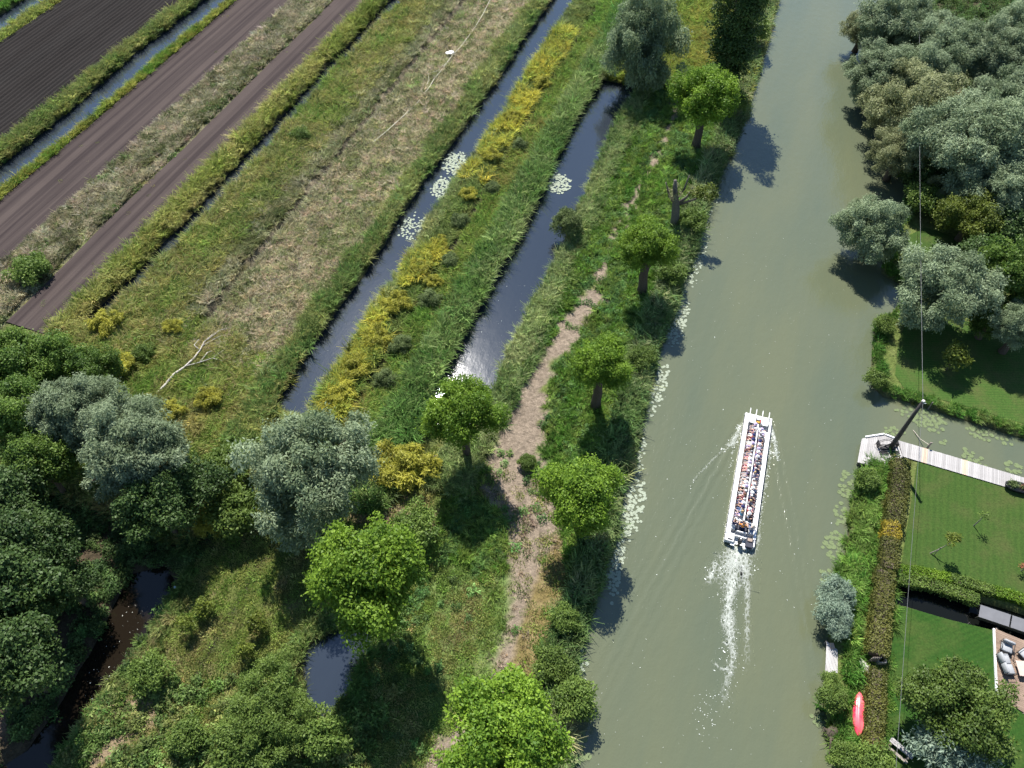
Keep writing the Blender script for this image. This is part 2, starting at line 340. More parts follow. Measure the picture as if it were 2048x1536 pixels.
# ------------------------------------------------------------------ ploughed fields: sheets with real ridges
def soilmat(name, c1, c2, c3, lines):
    m, n, out = newmat(name); va = coords(n, (1, 1, 1), ANG)      # x across, y along the strip
    al = coords(n, (lines, .05, 1), ANG); l1 = noise(n, al, 1.0, 3, .6); l2 = noise(n, coords(n, (lines * .28, .02, 1), ANG), 1.0, 2)
    f = noise(n, va, 5, 6, .7); big = noise(n, va, .12, 3)
    col = mixc(n, l1, c1, c2); col = mixc(n, ramp(n, l2, [(.38, (0, 0, 0)), (.6, (1, 1, 1))]), col, c3); col = mixc(n, N(n, 'ShaderNodeMath', {0: big, 1: .6}, operation='MULTIPLY').outputs[0], col, c1)
    cr = ramp(n, noise(n, va, 9, 5, .8), [(.6, (0, 0, 0)), (.74, (1, 1, 1))]); col = mixc(n, N(n, 'ShaderNodeMath', {0: cr, 1: .35}, operation='MULTIPLY').outputs[0], col, tuple(x * 2.2 for x in c2))
    bsdf(n, out, col, .95, .08, bump(n, N(n, 'ShaderNodeMath', {0: l1, 1: f}, operation='ADD').outputs[0], .7, .06)); return m
M_SOIL = soilmat('tilled_soil', (.03, .023, .023), (.056, .044, .042), (.085, .067, .06), 5)
M_RIDGE = soilmat('ridged_dark_soil', (.022, .02, .019), (.042, .037, .034), (.03, .026, .024), 2)
def field(name, t0, t1, s0, s1, pitch, amp, mat, dt, base=.56):
    tt = np.arange(t0, t1 + 1e-6, dt); ss = np.arange(s0, s1, 1.2); A, B = np.meshgrid(ss, tt, indexing='ij')
    edge = sstep(0, .5, np.minimum(B - t0, t1 - B)); wob = (fbm(A * .09, B * 0 + t0, 2) - .5) * .7
    x, y = xy(A, B + wob * 1.0)
    z = base + edge * .06 + amp * edge * (.5 + .5 * np.cos(2 * np.pi * (B - t0) / pitch)) * (.75 + .5 * fbm(A * .2, B * 3.1, 2)) + (fbm(A * .8, B * 2.2, 3) - .5) * .05 - .3 * (1 - sstep(0, .25, np.minimum(B - t0, t1 - B)))
    a, b = x.shape; ii = np.arange(a * b).reshape(a, b); q = np.stack([ii[:-1, :-1], ii[:-1, 1:], ii[1:, 1:], ii[1:, :-1]], -1).reshape(-1, 4)
    tag(link(name, npmesh(name, np.stack([x.ravel(), y.ravel(), z.ravel()], 1), q, mat, True)), kind='structure')
field('ridged_field', -107.5, -89.2, 40, 150, .70, .24, M_RIDGE, .1)
field('ploughed_field', -82.1, -73.6, 20, 150, .42, .035, M_SOIL, .14)
field('ploughed_field', -67.7, -62.0, 33, 150, .42, .03, M_SOIL, .14)

# ------------------------------------------------------------------ mown lawns of the gardens
def lawnmat(name, a, b, ang, period, worn):
    m, n, out = newmat(name); vw = coords(n, (1, 1, 1), ang)
    w_ = N(n, 'ShaderNodeTexWave', {'Vector': vw, 'Scale': 1 / period, 'Distortion': 2.2, 'Detail': 2, 'Detail Scale': .6}, wave_type='BANDS').outputs[0]
    f = noise(n, coords(n), 7, 6, .7); g_ = noise(n, coords(n), .5, 4, .6)
    col = mixc(n, N(n, 'ShaderNodeMath', {0: w_, 1: .4}, operation='MULTIPLY').outputs[0], a, b); col = mixc(n, ramp(n, g_, [(.45, (0, 0, 0)), (.72, (.8, .8, .8))]), col, worn)
    col = N(n, 'ShaderNodeHueSaturation', {'Color': col, 'Value': N(n, 'ShaderNodeMapRange', {'Value': f, 'From Min': .3, 'From Max': .7, 'To Min': .68, 'To Max': 1.3}).outputs[0]}).outputs[0]
    bsdf(n, out, col, .9, .15, bump(n, f, .5, .04)); return m
def lawn(name, px, mat, z=.535, cell=.35):
    poly = P2(px, .5); bm = bmesh.new(); vs = [bm.verts.new((x, y, z)) for x, y in poly]; bm.faces.new(vs)
    bmesh.ops.recalc_face_normals(bm, faces=bm.faces[:])
    for f_ in bm.faces:
        if f_.normal.z < 0: f_.normal_flip()
    me = bpy.data.meshes.new(name); bm.to_mesh(me); bm.free(); me.materials.append(mat); return tag(link(name, me), kind='structure')
ML1 = lawnmat('mown_lawn', (.033, .068, .012), (.05, .088, .016), .35, 1.7, (.062, .075, .022))
ML2 = lawnmat('deep_green_lawn', (.02, .06, .008), (.032, .075, .011), 1.2, 1.3, (.055, .08, .018))
ML3 = lawnmat('bank_lawn', (.035, .08, .013), (.068, .105, .023), ANG + 1.25, .95, (.08, .085, .028))
lawn('lawn', [(1835, 918), (2048, 978), (2150, 1010), (2150, 1235), (2048, 1205), (1940, 1172), (1850, 1150), (1800, 1142), (1818, 1030)], ML1)
lawn('lawn', [(1797, 1210), (1900, 1240), (1975, 1258), (1990, 1262), (1998, 1390), (2060, 1430), (2060, 1600), (1760, 1600), (1765, 1400)], ML2)
lawn('lawn', [(1795, 690), (1810, 650), (1900, 640), (2100, 660), (2100, 864), (2048, 848), (1940, 815), (1860, 794), (1810, 780), (1790, 750)], ML3)
lawn('lawn', [(1800, 480), (1850, 455), (1930, 480), (1950, 520), (1850, 560), (1812, 545)], ML1)

# ------------------------------------------------------------------ leaves and tufts
def unit(a): return a / np.maximum(np.linalg.norm(a, axis=-1, keepdims=True), 1e-9)
def leaf_quads(c, nrm, axis, L, W):
    axis = unit(axis - nrm * np.sum(axis * nrm, -1, keepdims=True)); b = np.cross(nrm, axis)
    L = np.asarray(L).reshape(-1, 1); W = np.asarray(W).reshape(-1, 1)
    v_ = np.stack([c, c + axis * L * .55 + b * W * .5 + nrm * L * .06, c + axis * L, c + axis * L * .55 - b * W * .5 + nrm * L * .06], 1).reshape(-1, 3)
    return v_, np.arange(len(c) * 4).reshape(-1, 4)
def crown_mesh(name, mat, seed, R0=(3.4, 3.4, 2.9), clumps=70, csize=(.7, 1.25), leaves=26000, L=(.16, .3), aspect=.55, droop=.1, lobes=None, lower=-.55, spike=0, inner=.25, up=.35):
    r = np.random.default_rng(seed); R0 = np.array(R0)
    d = unit(r.normal(size=(clumps * 3, 3))); d = d[d[:, 2] > lower][:clumps]; k = len(d)
    rad = np.where(r.random(k) < inner, r.uniform(.25, .65, k), r.uniform(.72, 1.0, k))
    ph = r.uniform(0, 6.28, 6); rad = rad * (1 + .13 * np.sin(4.2 * d[:, 0] + ph[0]) * np.sin(4.2 * d[:, 1] + ph[1]) + .11 * np.sin(7 * d[:, 2] + ph[2]) * np.sin(6 * d[:, 0] + ph[3]))
    cc = d * rad[:, None]
    cc[:, :2] *= 1 + .12 * np.sin(3 * np.arctan2(d[:, 1], d[:, 0]) + seed)[:, None] + .1 * np.sin(5 * np.arctan2(d[:, 1], d[:, 0]) + 2 * seed)[:, None]
    cs = r.uniform(*csize, k)
    cc = cc * (R0 - np.mean(csize) * .55)
    if lobes is not None:
        li = r.integers(0, len(lobes), k); lb = np.array(lobes); cc = cc * lb[li, 3:4] + lb[li, :3]; cs = cs * np.sqrt(lb[li, 3])
    if spike: cc[:, 2] += spike * (1 - np.hypot(cc[:, 0] / R0[0], cc[:, 1] / R0[1])) * r.random(k)
    crand = r.random(k)
    w_ = cs ** 2; ci = r.choice(k, leaves, p=w_ / w_.sum())
    dd = unit(r.normal(size=(leaves, 3)) + np.array([0, 0, up]))
    # lumpy clump surface
    lump = 1 + .25 * np.sin(dd[:, 0] * 5 + crand[ci] * 20) * np.sin(dd[:, 1] * 5 + crand[ci] * 31)
    rr = cs[ci] * lump * (.45 + .55 * r.random(leaves) ** .45) * (1 + .55 * r.random(leaves) ** 5)
    pos = cc[ci] + dd * rr[:, None] * np.array([1, 1, .8])
    nrm = unit(dd * .7 + r.normal(size=(leaves, 3)) * .55 + np.array([0, 0, .35]))
    ax = unit(r.normal(size=(leaves, 3)) * .7 + dd * .6 + np.array([0, 0, -droop * 3]))
    LL = r.uniform(*L, leaves); v_, q = leaf_quads(pos, nrm, ax, LL, LL * aspect)
    lv = np.clip(.6 * crand[ci] + .5 * r.random(leaves) ** 1.3 - .05, 0, 1)
    return npmesh(name, v_, q, mat, False, [('lv', 'FLOAT', np.repeat(lv, 4))]), cc

def blades(name, seed, n_, spread, h, wd, lean, mat, seg=2, wind=(0, 0), droop=.2):
    r = np.random.default_rng(seed); V = []; Fq = []; lv = []
    a = r.uniform(0, 2 * np.pi, n_); rr = spread * np.sqrt(r.random(n_)); bx, by = np.cos(a) * rr, np.sin(a) * rr
    for i in range(n_):
        H_ = r.uniform(*h); q = a[i] + r.normal() * .8; le = r.uniform(*lean) * H_; dx, dy = math.cos(q) * le + wind[0] * H_, math.sin(q) * le + wind[1] * H_
        fq = r.uniform(0, 2 * np.pi); sx, sy = math.cos(fq) * wd / 2, math.sin(fq) * wd / 2; b0 = len(V); g_ = r.random()
        p0 = (bx[i], by[i], -.05); p1 = (bx[i] + dx * .35, by[i] + dy * .35, H_ * .62); p2 = (bx[i] + dx, by[i] + dy, H_ * (1 - droop * r.random()))
        V += [(p0[0] - sx, p0[1] - sy, p0[2]), (p0[0] + sx, p0[1] + sy, p0[2]), (p1[0] + sx, p1[1] + sy, p1[2]), (p1[0] - sx, p1[1] - sy, p1[2]), (p2[0] + sx * .25, p2[1] + sy * .25, p2[2]), (p2[0] - sx * .25, p2[1] - sy * .25, p2[2])]
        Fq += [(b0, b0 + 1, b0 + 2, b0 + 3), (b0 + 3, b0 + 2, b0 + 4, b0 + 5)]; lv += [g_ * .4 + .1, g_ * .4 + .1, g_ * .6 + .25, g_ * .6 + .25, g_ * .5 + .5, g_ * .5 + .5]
    return npmesh(name, V, Fq, mat, False, [('lv', 'FLOAT', lv)])
def weed_mesh(name, seed, mat, n_=110, R0=.5, L=(.14, .28), asp=.5, hgt=.7):
    r = np.random.default_rng(seed); d = unit(r.normal(size=(n_, 3))); d[:, 2] = np.abs(d[:, 2])
    pos = d * (R0 * (.5 + .5 * r.random(n_) ** .5))[:, None] * np.array([1, 1, hgt / R0]); pos *= (1 + .3 * np.sin(4 * np.arctan2(d[:, 1], d[:, 0]) + seed))[:, None] ** 1
    nrm = unit(d * .6 + r.normal(size=(n_, 3)) * .5 + np.array([0, 0, .6])); ax = unit(r.normal(size=(n_, 3)) + d); LL = r.uniform(*L, n_)
    v_, q = leaf_quads(pos, nrm, ax, LL, LL * asp); return npmesh(name, v_, q, mat, False, [('lv', 'FLOAT', np.repeat(r.random(n_), 4))])
M_TUFT = leafmat('tinted_blades', (0, 0, 0), (1, 1, 1), trans=.48, rough=.6, spec=.2, tint=True)
def proto(me): return bpy.data.objects.new(me.name, me)         # shape handed to the scatter, never placed on its own
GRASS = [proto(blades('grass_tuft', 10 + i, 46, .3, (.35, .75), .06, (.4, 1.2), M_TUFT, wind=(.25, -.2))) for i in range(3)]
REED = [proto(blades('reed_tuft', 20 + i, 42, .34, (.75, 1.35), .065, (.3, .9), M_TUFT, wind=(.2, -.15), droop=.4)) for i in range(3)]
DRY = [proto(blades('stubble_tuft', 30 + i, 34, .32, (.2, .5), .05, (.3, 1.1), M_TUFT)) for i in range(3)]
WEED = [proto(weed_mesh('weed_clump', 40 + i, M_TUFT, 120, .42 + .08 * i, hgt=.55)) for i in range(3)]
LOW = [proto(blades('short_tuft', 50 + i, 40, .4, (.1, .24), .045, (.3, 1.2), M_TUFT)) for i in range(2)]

_groups = {}
def scatter_group(protos):
    key = protos[0].name
    if key in _groups: return _groups[key]
    ng = bpy.data.node_groups.new('scatter_' + key, 'GeometryNodeTree')
    ng.interface.new_socket('Geometry', in_out='INPUT', socket_type='NodeSocketGeometry'); ng.interface.new_socket('Geometry', in_out='OUTPUT', socket_type='NodeSocketGeometry')
    gi = ng.nodes.new('NodeGroupInput'); go = ng.nodes.new('NodeGroupOutput'); io = ng.nodes.new('GeometryNodeInstanceOnPoints')
    jn = ng.nodes.new('GeometryNodeGeometryToInstance')
    for p in protos:
        oi = ng.nodes.new('GeometryNodeObjectInfo'); oi.inputs['Object'].default_value = p; oi.inputs['As Instance'].default_value = False; ng.links.new(oi.outputs['Geometry'], jn.inputs[0])
    def named(nm, ty):
        a = ng.nodes.new('GeometryNodeInputNamedAttribute'); a.data_type = ty; a.inputs[0].default_value = nm; return a.outputs[0]
    ng.links.new(gi.outputs[0], io.inputs['Points']); ng.links.new(jn.outputs[0], io.inputs['Instance'])
    io.inputs['Pick Instance'].default_value = True
    ng.links.new(named('pick', 'INT'), io.inputs['Instance Index']); ng.links.new(named('rot', 'FLOAT_VECTOR'), io.inputs['Rotation']); ng.links.new(named('scl', 'FLOAT_VECTOR'), io.inputs['Scale'])
    ng.links.new(io.outputs[0], go.inputs[0]); _groups[key] = ng; return ng
def scatter(name, label, cat, pts, scl, tint, protos, tilt=.12):
    k = len(pts)
    if k == 0: return
    me = bpy.data.meshes.new(name); me.vertices.add(k); me.vertices.foreach_set('co', np.asarray(pts, np.float32).ravel())
    rot = np.stack([rng.normal(size=k) * tilt, rng.normal(size=k) * tilt, rng.uniform(0, 6.28, k)], 1)
    sv = np.stack([scl * rng.uniform(.85, 1.2, k), scl * rng.uniform(.85, 1.2, k), scl * rng.uniform(.8, 1.2, k)], 1)
    for nm, ty, ar, at_ in (('rot', 'FLOAT_VECTOR', rot, 'vector'), ('scl', 'FLOAT_VECTOR', sv, 'vector'), ('tint', 'FLOAT_COLOR', np.concatenate([tint / np.maximum(1, tint.max(1, keepdims=True) / .68), np.ones((k, 1))], 1), 'color')):
        a = me.attributes.new(nm, ty, 'POINT'); a.data.foreach_set(at_, ar.astype(np.float32).ravel())
    a = me.attributes.new('pick', 'INT', 'POINT'); a.data.foreach_set('value', rng.integers(0, len(protos), k).astype(np.int32))
    me.materials.append(M_TUFT); o = link(name, me); md = o.modifiers.new('scatter', 'NODES'); md.node_group = scatter_group(protos)
    return tag(o, label, cat, kind='stuff')
def palette(cols, k, x, y, jit=.3, sc_=.45, seed=0):
    """colour patches over the ground plus variation from plant to plant"""
    cols = np.array(cols); s0_, t0_ = st(x, y); pat = .45 * fbm(x * sc_ + seed * 13.7, y * sc_ + seed * 5.1, 3) + .55 * fbm(t0_ * 1.9 + seed * 3.3, s0_ * .05, 2)
    f = np.clip((pat - .3) * 2.5 + rng.normal(size=k) * .16, 0, .999) * (len(cols) - 1)
    i = np.floor(f).astype(int); fr = (f - i)[:, None]; c = cols[i] * (1 - fr) + cols[np.minimum(i + 1, len(cols) - 1)] * fr
    return 1.62 * c * np.exp(rng.normal(size=(k, 1)) * jit) * np.exp(rng.normal(size=(k, 3)) * .05)
def inview(x, y, mg=110):
    u, v_ = proj(x, y, .6); return (u > -mg) & (u < 2048 + mg) & (v_ > -mg) & (v_ < 1536 + mg)
def sample(t0, t1, s0, s1, dens):
    k = int((t1 - t0) * (s1 - s0) * dens); t = rng.uniform(t0, t1, k); s = rng.uniform(s0, s1, k); x, y = xy(s, t); ok = inview(x, y); return x[ok], y[ok], s[ok], t[ok]
def sow(name, label, cat, x, y, keep, scl, cols, protos, seed, jit=.3, sc_=.45, wetok=-.12, tilt=.12, mul=None):
    d = wet(x, y); ok = keep & (d < wetok); x = x[ok]; y = y[ok]
    k = len(x); tint = palette(cols, k, x, y, jit, sc_, seed); s_ = (scl[ok] if hasattr(scl, '__len__') else scl) * rng.uniform(.75, 1.25, k)
    scatter(name, label, cat, np.stack([x, y, height(x, y) - .02], 1), s_, tint, protos, tilt)

YG = [(.1, .14, .028), (.16, .19, .045), (.22, .23, .065), (.26, .25, .09)]
OCH = [(.085, .14, .028), (.14, .18, .045), (.2, .2, .06), (.25, .23, .1), (.12, .155, .045)]
GREY = [(.1, .105, .05), (.22, .2, .12), (.34, .3, .22), (.14, .145, .07), (.08, .09, .035)]
DRYC = [(.13, .165, .06), (.22, .23, .11), (.3, .28, .17), (.36, .31, .22), (.17, .19, .08)]
GRN = [(.055, .125, .022), (.09, .16, .03), (.13, .18, .04), (.07, .13, .045)]
BLU = [(.065, .115, .032), (.11, .16, .05), (.17, .21, .08), (.22, .25, .11)]
def edge(x, y, a, b): d = wet(x, y); return (d > -b) & (d < -a)
CLEAR_K = P2([(1706, 1380), (1730, 1380), (1730, 1478), (1704, 1478)], .5); CLEAR_L = P2([(1645, 1280), (1680, 1280), (1680, 1350), (1645, 1350)], .5)
# far left banks
x, y, s, t = sample(-124, -113, 40, 150, 4); sow('bank_grass', 'dark green grass at the far upper left corner bank', 'grass', x, y, x > -1e9, 1.1, GRN, GRASS, 1)
x, y, s, t = sample(-110.4, -107.2, 40, 150, 7); sow('bank_grass', 'green grass strip between upper left ditch and ridged field', 'grass', x, y, x > -1e9, 1.0, YG[:3] + GRN[:1], GRASS, 2)
x, y, s, t = sample(-89.4, -86.2, 30, 150, 9); sow('bank_grass', 'olive tall grass along the ridged field side of the blue ditch', 'grass', x, y, x > -1e9, 1.15, [(.08, .13, .03), (.13, .165, .045), (.18, .185, .06), (.07, .12, .03)], GRASS, 3)
x, y, s, t = sample(-84.2, -81.9, 30, 150, 11); sow('bank_grass', 'bright green grass along the ploughed field side of the blue ditch', 'grass', x, y, x > -1e9, .9, [(.07, .14, .02), (.15, .19, .035), (.22, .21, .05), (.08, .15, .025)], GRASS, 4)
# weedy strip between the two ploughed fields
x, y, s, t = sample(-73.5, -68.0, 30, 150, 10); nz = fbm(x * .7, y * .7, 2)
sow('weedy_strip', 'grey green weedy strip between the two ploughed fields', 'weeds', x, y, nz > .36, .85, GREY, GRASS, 5)
x, y, s, t = sample(-73.6, -67.6, 30, 150, 2.0); sow('weedy_strip', 'low dark weed clumps scattered in the strip between ploughed fields', 'weeds', x, y, fbm(x * .5 + 3, y * .5, 2) > .5, .8, [(.07, .12, .03), (.12, .14, .06), (.2, .2, .12)], WEED, 6)
for a_, b2, nm in ((-82.0, -73.7, 'wide'), (-67.6, -62.1, 'narrow')):
    x, y, s, t = sample(a_, b2, 33, 150, 1.6); e_ = np.minimum(t - a_, b2 - t); ok = rng.random(len(x)) < .02 + .75 * np.exp(-e_ / .3) * (fbm(s * .5, t * 0 + a_, 2) > .45)
    k = int(ok.sum()); scatter('field_weeds', 'sparse weeds creeping into the edges of the %s ploughed field' % nm, 'weeds', np.stack([x[ok], y[ok], np.full(k, .6)], 1), rng.uniform(.35, .8, k), palette([(.08, .13, .03), (.16, .17, .06), (.25, .22, .12)], k, x[ok], y[ok]), LOW)
x, y, s, t = sample(-73.7, -67.9, 30, 150, 6); sow('weedy_strip', 'straw litter and short stalks lying in the strip between ploughed fields', 'weeds', x, y, x > -1e9, .9, [(.13, .14, .06), (.26, .24, .15), (.36, .32, .22)], DRY, 36, jit=.35)
# tall yellow grass either side of the narrow ditch
x, y, s, t = sample(-61.9, -59.0, 33, 150, 10); sow('tall_grass', 'yellow green tall grass beside the ploughed field', 'grass', x, y, x > -1e9, np.where(t > -60.6, .7, .95), YG, REED, 7, jit=.22)
x, y, s, t = sample(-58.3, -51.3, 33, 150, 7); sn_ = rng.random(len(t)) < .55; t = np.where(sn_, np.round(t / 1.2) * 1.2 + rng.normal(size=len(t)) * .2, t); x, y = xy(s, t); sow('tall_grass', 'ochre and green tall grass right of the narrow ditch', 'grass', x, y, x > -1e9, 1.15, OCH, GRASS, 8, sc_=.3)
x, y, s, t = sample(-58.3, -51.3, 33, 150, 1.5); sow('tall_grass', 'green broad leaved patches in the ochre grass', 'grass', x, y, fbm(x * .3 + 7, y * .3, 2) > .56, .9, [(.08, .15, .025), (.12, .18, .03)], WEED, 9)
x, y, s, t = sample(-52.5, -47, 36, 150, 8); sow('rough_meadow', 'grey green rough meadow beside the dark furrow', 'meadow', x, y, np.abs(t + 48.3) > .75, .9, [(.1, .12, .045), (.18, .185, .085), (.28, .26, .17), (.13, .16, .06)], GRASS, 10)
x, y, s, t = sample(-48, -38, 36, 150, 9); sn_ = rng.random(len(t)) < .7; t = np.where(sn_, np.round(t / .95) * .95 + rng.normal(size=len(t)) * .14, t); x, y = xy(s, t); sow('stubble_meadow', 'pale dry stubble meadow left of the long ditch', 'meadow', x, y, (np.abs(t + 48.3) > .75) & (fbm(x * .8, y * .8, 2) > .22), 1.0, DRYC, DRY, 11, sc_=.22, jit=.4)
x, y, s, t = sample(-48, -37.5, 30, 150, 2.2); sow('stubble_meadow', 'green grass tufts scattered through the pale stubble meadow', 'meadow', x, y, (np.abs(t + 48.3) > .75) & (fbm(x * .4 + 2, y * .4, 2) > .42), .85, [(.11, .15, .045), (.17, .19, .08), (.23, .22, .12)], GRASS, 12)
x, y, s, t = sample(-60, -35, 18, 42, 8); sow('rough_meadow', 'yellow green grass at the near end of the meadows', 'meadow', x, y, (s < 40 - (t + 48) * .25 + 3 * (fbm(x * .5, y * .5, 2) - .5)) , 1.0, [(.09, .16, .028), (.15, .19, .045), (.21, .21, .07), (.25, .22, .09)], GRASS, 13, sc_=.3)
x, y, s, t = sample(-39.6, -35.2, 28, 150, 9); sow('bank_reeds', 'green reeds on the left bank of the long ditch', 'reeds', x, y, t > -37.7 - 1.4 * fbm(s * .3, t * 0, 2), .8, [(.065, .12, .03), (.11, .16, .045), (.19, .2, .065), (.14, .18, .07)], REED, 14, wetok=-.3)
# strip between the two middle ditches
x, y, s, t = sample(-34.2, -31.4, 26, 125, 10); sow('bank_reeds', 'pale reeds on the right bank of the long ditch', 'reeds', x, y, x > -1e9, .62, [(.12, .165, .055), (.2, .23, .095), (.26, .27, .11)], REED, 15, wetok=-.35)
x, y, s, t = sample(-31.6, -29.05, 26, 125, 6); sow('tall_grass', 'rank green grass under the row of yellow bushes', 'grass', x, y, x > -1e9, 1.0, [(.08, .13, .035), (.14, .175, .05), (.11, .15, .045)], GRASS, 16)
x, y, s, t = sample(-28.05, -24.0, 26, 128, 8); sow('tall_grass', 'yellow green grass right of the yellow bushes', 'grass', x, y, x > -1e9, 1.05, [(.085, .16, .03), (.13, .19, .04), (.17, .2, .05), (.21, .195, .06)], GRASS, 17, sc_=.2)
x, y, s, t = sample(-25.2, -21.5, 26, 120, 10); sow('bank_reeds', 'blue green reed bed left of the wide blue ditch', 'reeds', x, y, x > -1e9, 1.0, [(.06, .125, .03), (.085, .15, .035), (.13, .185, .06), (.18, .22, .085)], REED, 18, sc_=.3, wetok=-.3)
x, y, s, t = sample(-25, -2, 98, 150, 7); sow('tall_grass', 'yellow green grass beyond the end of the wide ditch', 'grass', x, y, x > -1e9, 1.1, [(.1, .165, .03), (.17, .2, .04), (.22, .2, .05)], GRASS, 19, sc_=.2)
x, y, s, t = sample(-31.9, -29.3, 34, 108, 10); nz = fbm(s * .22 + 3, t * .4, 2)
sow('yellow_flowers', 'feathery yellow flowering stems filling the row between the two middle ditches', 'flowers', x, y, nz > .42, .95, [(.12, .17, .04), (.27, .27, .05), (.42, .38, .06), (.2, .22, .05)], REED, 34, sc_=.6)
x, y, s, t = sample(-47.5, -38.5, 36, 150, 2.6); sow('stubble_meadow', 'taller bleached stalks standing in the stubble meadow', 'meadow', x, y, np.abs(t + 48.3) > .75, .55, [(.12, .13, .05), (.34, .29, .19), (.45, .37, .27), (.3, .26, .15)], REED, 35, jit=.4, sc_=.8)
# peninsula beside the river
x, y, s, t = sample(-18.8, -14.4, 30, 100, 9); sow('bank_reeds', 'blue green nettles and reeds on the right bank of the wide ditch', 'reeds', x, y, t < -15.6 + 1.6 * fbm(s * .25, t * 0 + 4, 2), .7, BLU, REED, 20, wetok=-.4)
x, y, s, t = sample(-16.5, -2.3, 22, 128, 6.5); C1, mk = zones(x, y, wet(x, y))
kp = (rng.random(len(x)) > mk['bare'] * .97) & (rng.random(len(x)) > mk['brown']) & (rng.random(len(x)) > mk['short'] * .97) & (mk['dp'] > -.2 + 0 * x)
sow('peninsula_grass', 'bright green rank grass on the peninsula beside the river', 'grass', x, y, kp, .8, [(.065, .14, .022), (.1, .175, .03), (.145, .2, .045), (.08, .15, .05)], GRASS, 21, sc_=.3, tilt=.3)
x, y, s, t = sample(-16.5, -2.3, 10, 128, 2.6); C1, mk = zones(x, y, wet(x, y))
sow('peninsula_grass', 'low leafy weeds and nettles scattered along the bare path', 'weeds', x, y, (fbm(x * .55 + 11, y * .55, 3) > .53) & (rng.random(len(x)) > mk['brown']) & (rng.random(len(x)) > mk['short'] * .9) & (rng.random(len(x)) > mk['bare'] * .8), .75, [(.05, .12, .03), (.09, .16, .045), (.12, .19, .06)], WEED, 22)
x, y, s, t = sample(-40, -1, -2, 34, 8); C1, mk = zones(x, y, wet(x, y)); u_, v_ = proj(x, y, .5)
sow('short_meadow_grass', 'short worn grass around the bare path and meadow', 'grass', x, y, (rng.random(len(x)) > mk['bare'] * .85) & (rng.random(len(x)) > mk['wood']) & (rng.random(len(x)) > mk['strand'] * .7) & (rng.random(len(x)) > mk['brown'] * .6), 1.0, [(.1, .165, .032), (.135, .185, .042), (.18, .19, .06), (.22, .19, .085)], LOW, 23, sc_=.4)
x, y, s, t = sample(-40, -1, -2, 34, 1.2); C1, mk = zones(x, y, wet(x, y))
sow('short_meadow_grass', 'straw coloured litter on the bare path', 'grass', x, y, (rng.random(len(x)) < mk['bare'] * .8 + mk['strand'] * .5), .7, [(.3, .23, .15), (.38, .3, .21), (.24, .2, .1)], DRY, 24)
# river bank plants, both sides, and other banks
x, y, s, t = sample(-8, 3, 2, 130, 9); sow('river_bank_plants', 'leafy bank plants overhanging the left edge of the river', 'bank plants', x, y, edge(x, y, -.1, 1.7 ) & (rng.random(len(x)) > .25), 1.15, [(.055, .1, .03), (.09, .14, .05), (.14, .175, .08), (.16, .18, .075)], WEED, 25, wetok=.25)
x, y, s, t = sample(-8, 3, 2, 130, 5); sow('river_bank_plants', 'reeds mixed into the left river bank', 'reeds', x, y, edge(x, y, 0, 2.2), .95, [(.07, .12, .035), (.12, .17, .06), (.19, .2, .1)], REED, 26, wetok=.1)
x, y, s, t = sample(8, 40, 5, 130, 8); inl = (sdpoly(x, y, LAND_N) < .2)
sow('far_bank_plants', 'bright green bank plants on the far garden bank', 'bank plants', x, y, inl & edge(x, y, -.05, 1.3), .6, [(.05, .115, .02), (.08, .16, .03), (.13, .18, .05)], GRASS, 27, wetok=-.15)
sow('garden_bank_plants', 'rank green grass between river and hedges on the garden bank', 'bank plants', x, y, (sdpoly(x, y, LAND_S) < .1) & edge(x, y, -.05, 2.4) & (proj(x, y, .5)[0] < 1790) & (sdpoly(x, y, CLEAR_K) > .25) & (sdpoly(x, y, CLEAR_L) > .3), .8, [(.05, .125, .02), (.085, .17, .03), (.13, .19, .045)], GRASS, 28, wetok=.0)
sow('garden_bank_plants', 'short green grass behind the garden bank', 'grass', x, y, (sdpoly(x, y, LAND_S) < -1.2) & (proj(x, y, .5)[0] < 1785) & (sdpoly(x, y, CLEAR_K) > .0) & (sdpoly(x, y, CLEAR_L) > .1), .9, [(.065, .14, .02), (.1, .17, .03), (.15, .17, .06)], LOW, 29)
x, y, s, t = sample(-60, -8, -25, 40, 8); C1, mk = zones(x, y, wet(x, y)); near = (sdpoly(x, y, STREAM) < 2.0) | (sdpoly(x, y, POOL) < 1.6)
sow('stream_bank_plants', 'green reeds and weeds along the dark stream and pool', 'bank plants', x, y, near & (mk['wood'] < .6), .75, [(.07, .13, .03), (.12, .17, .05), (.2, .19, .08)], GRASS, 30, wetok=.1)
x, y, s, t = sample(-75, -20, -25, 40, 4); C1, mk = zones(x, y, wet(x, y))
sow('wood_undergrowth', 'dark undergrowth beneath the left wood', 'undergrowth', x, y, (mk['wood'] > .5) & (fbm(x * .4, y * .4, 2) > .4), .9, [(.045, .085, .025), (.08, .12, .035)], WEED, 31)
x, y, s, t = sample(14, 60, 60, 150, 1.2); C1, mk = zones(x, y, wet(x, y))
sow('wood_undergrowth', 'dark undergrowth beneath the right wood', 'undergrowth', x, y, (mk['nwood'] > .5), 1.1, [(.04, .08, .02), (.07, .11, .03)], WEED, 32)
x, y, s, t = sample(-40, -14, -5, 24, 3); C1, mk = zones(x, y, wet(x, y)); u_, v_ = proj(x, y, .5)
sow('scrub', 'tangled green scrub at the lower left edge', 'scrub', x, y, (v_ > 1360) & (u_ > 90) & (u_ < 900) & (mk['wood'] < .3) & (fbm(x * .4, y * .4 + 8, 2) > .4), .95, [(.06, .11, .025), (.1, .15, .04), (.16, .17, .06)], WEED, 33)

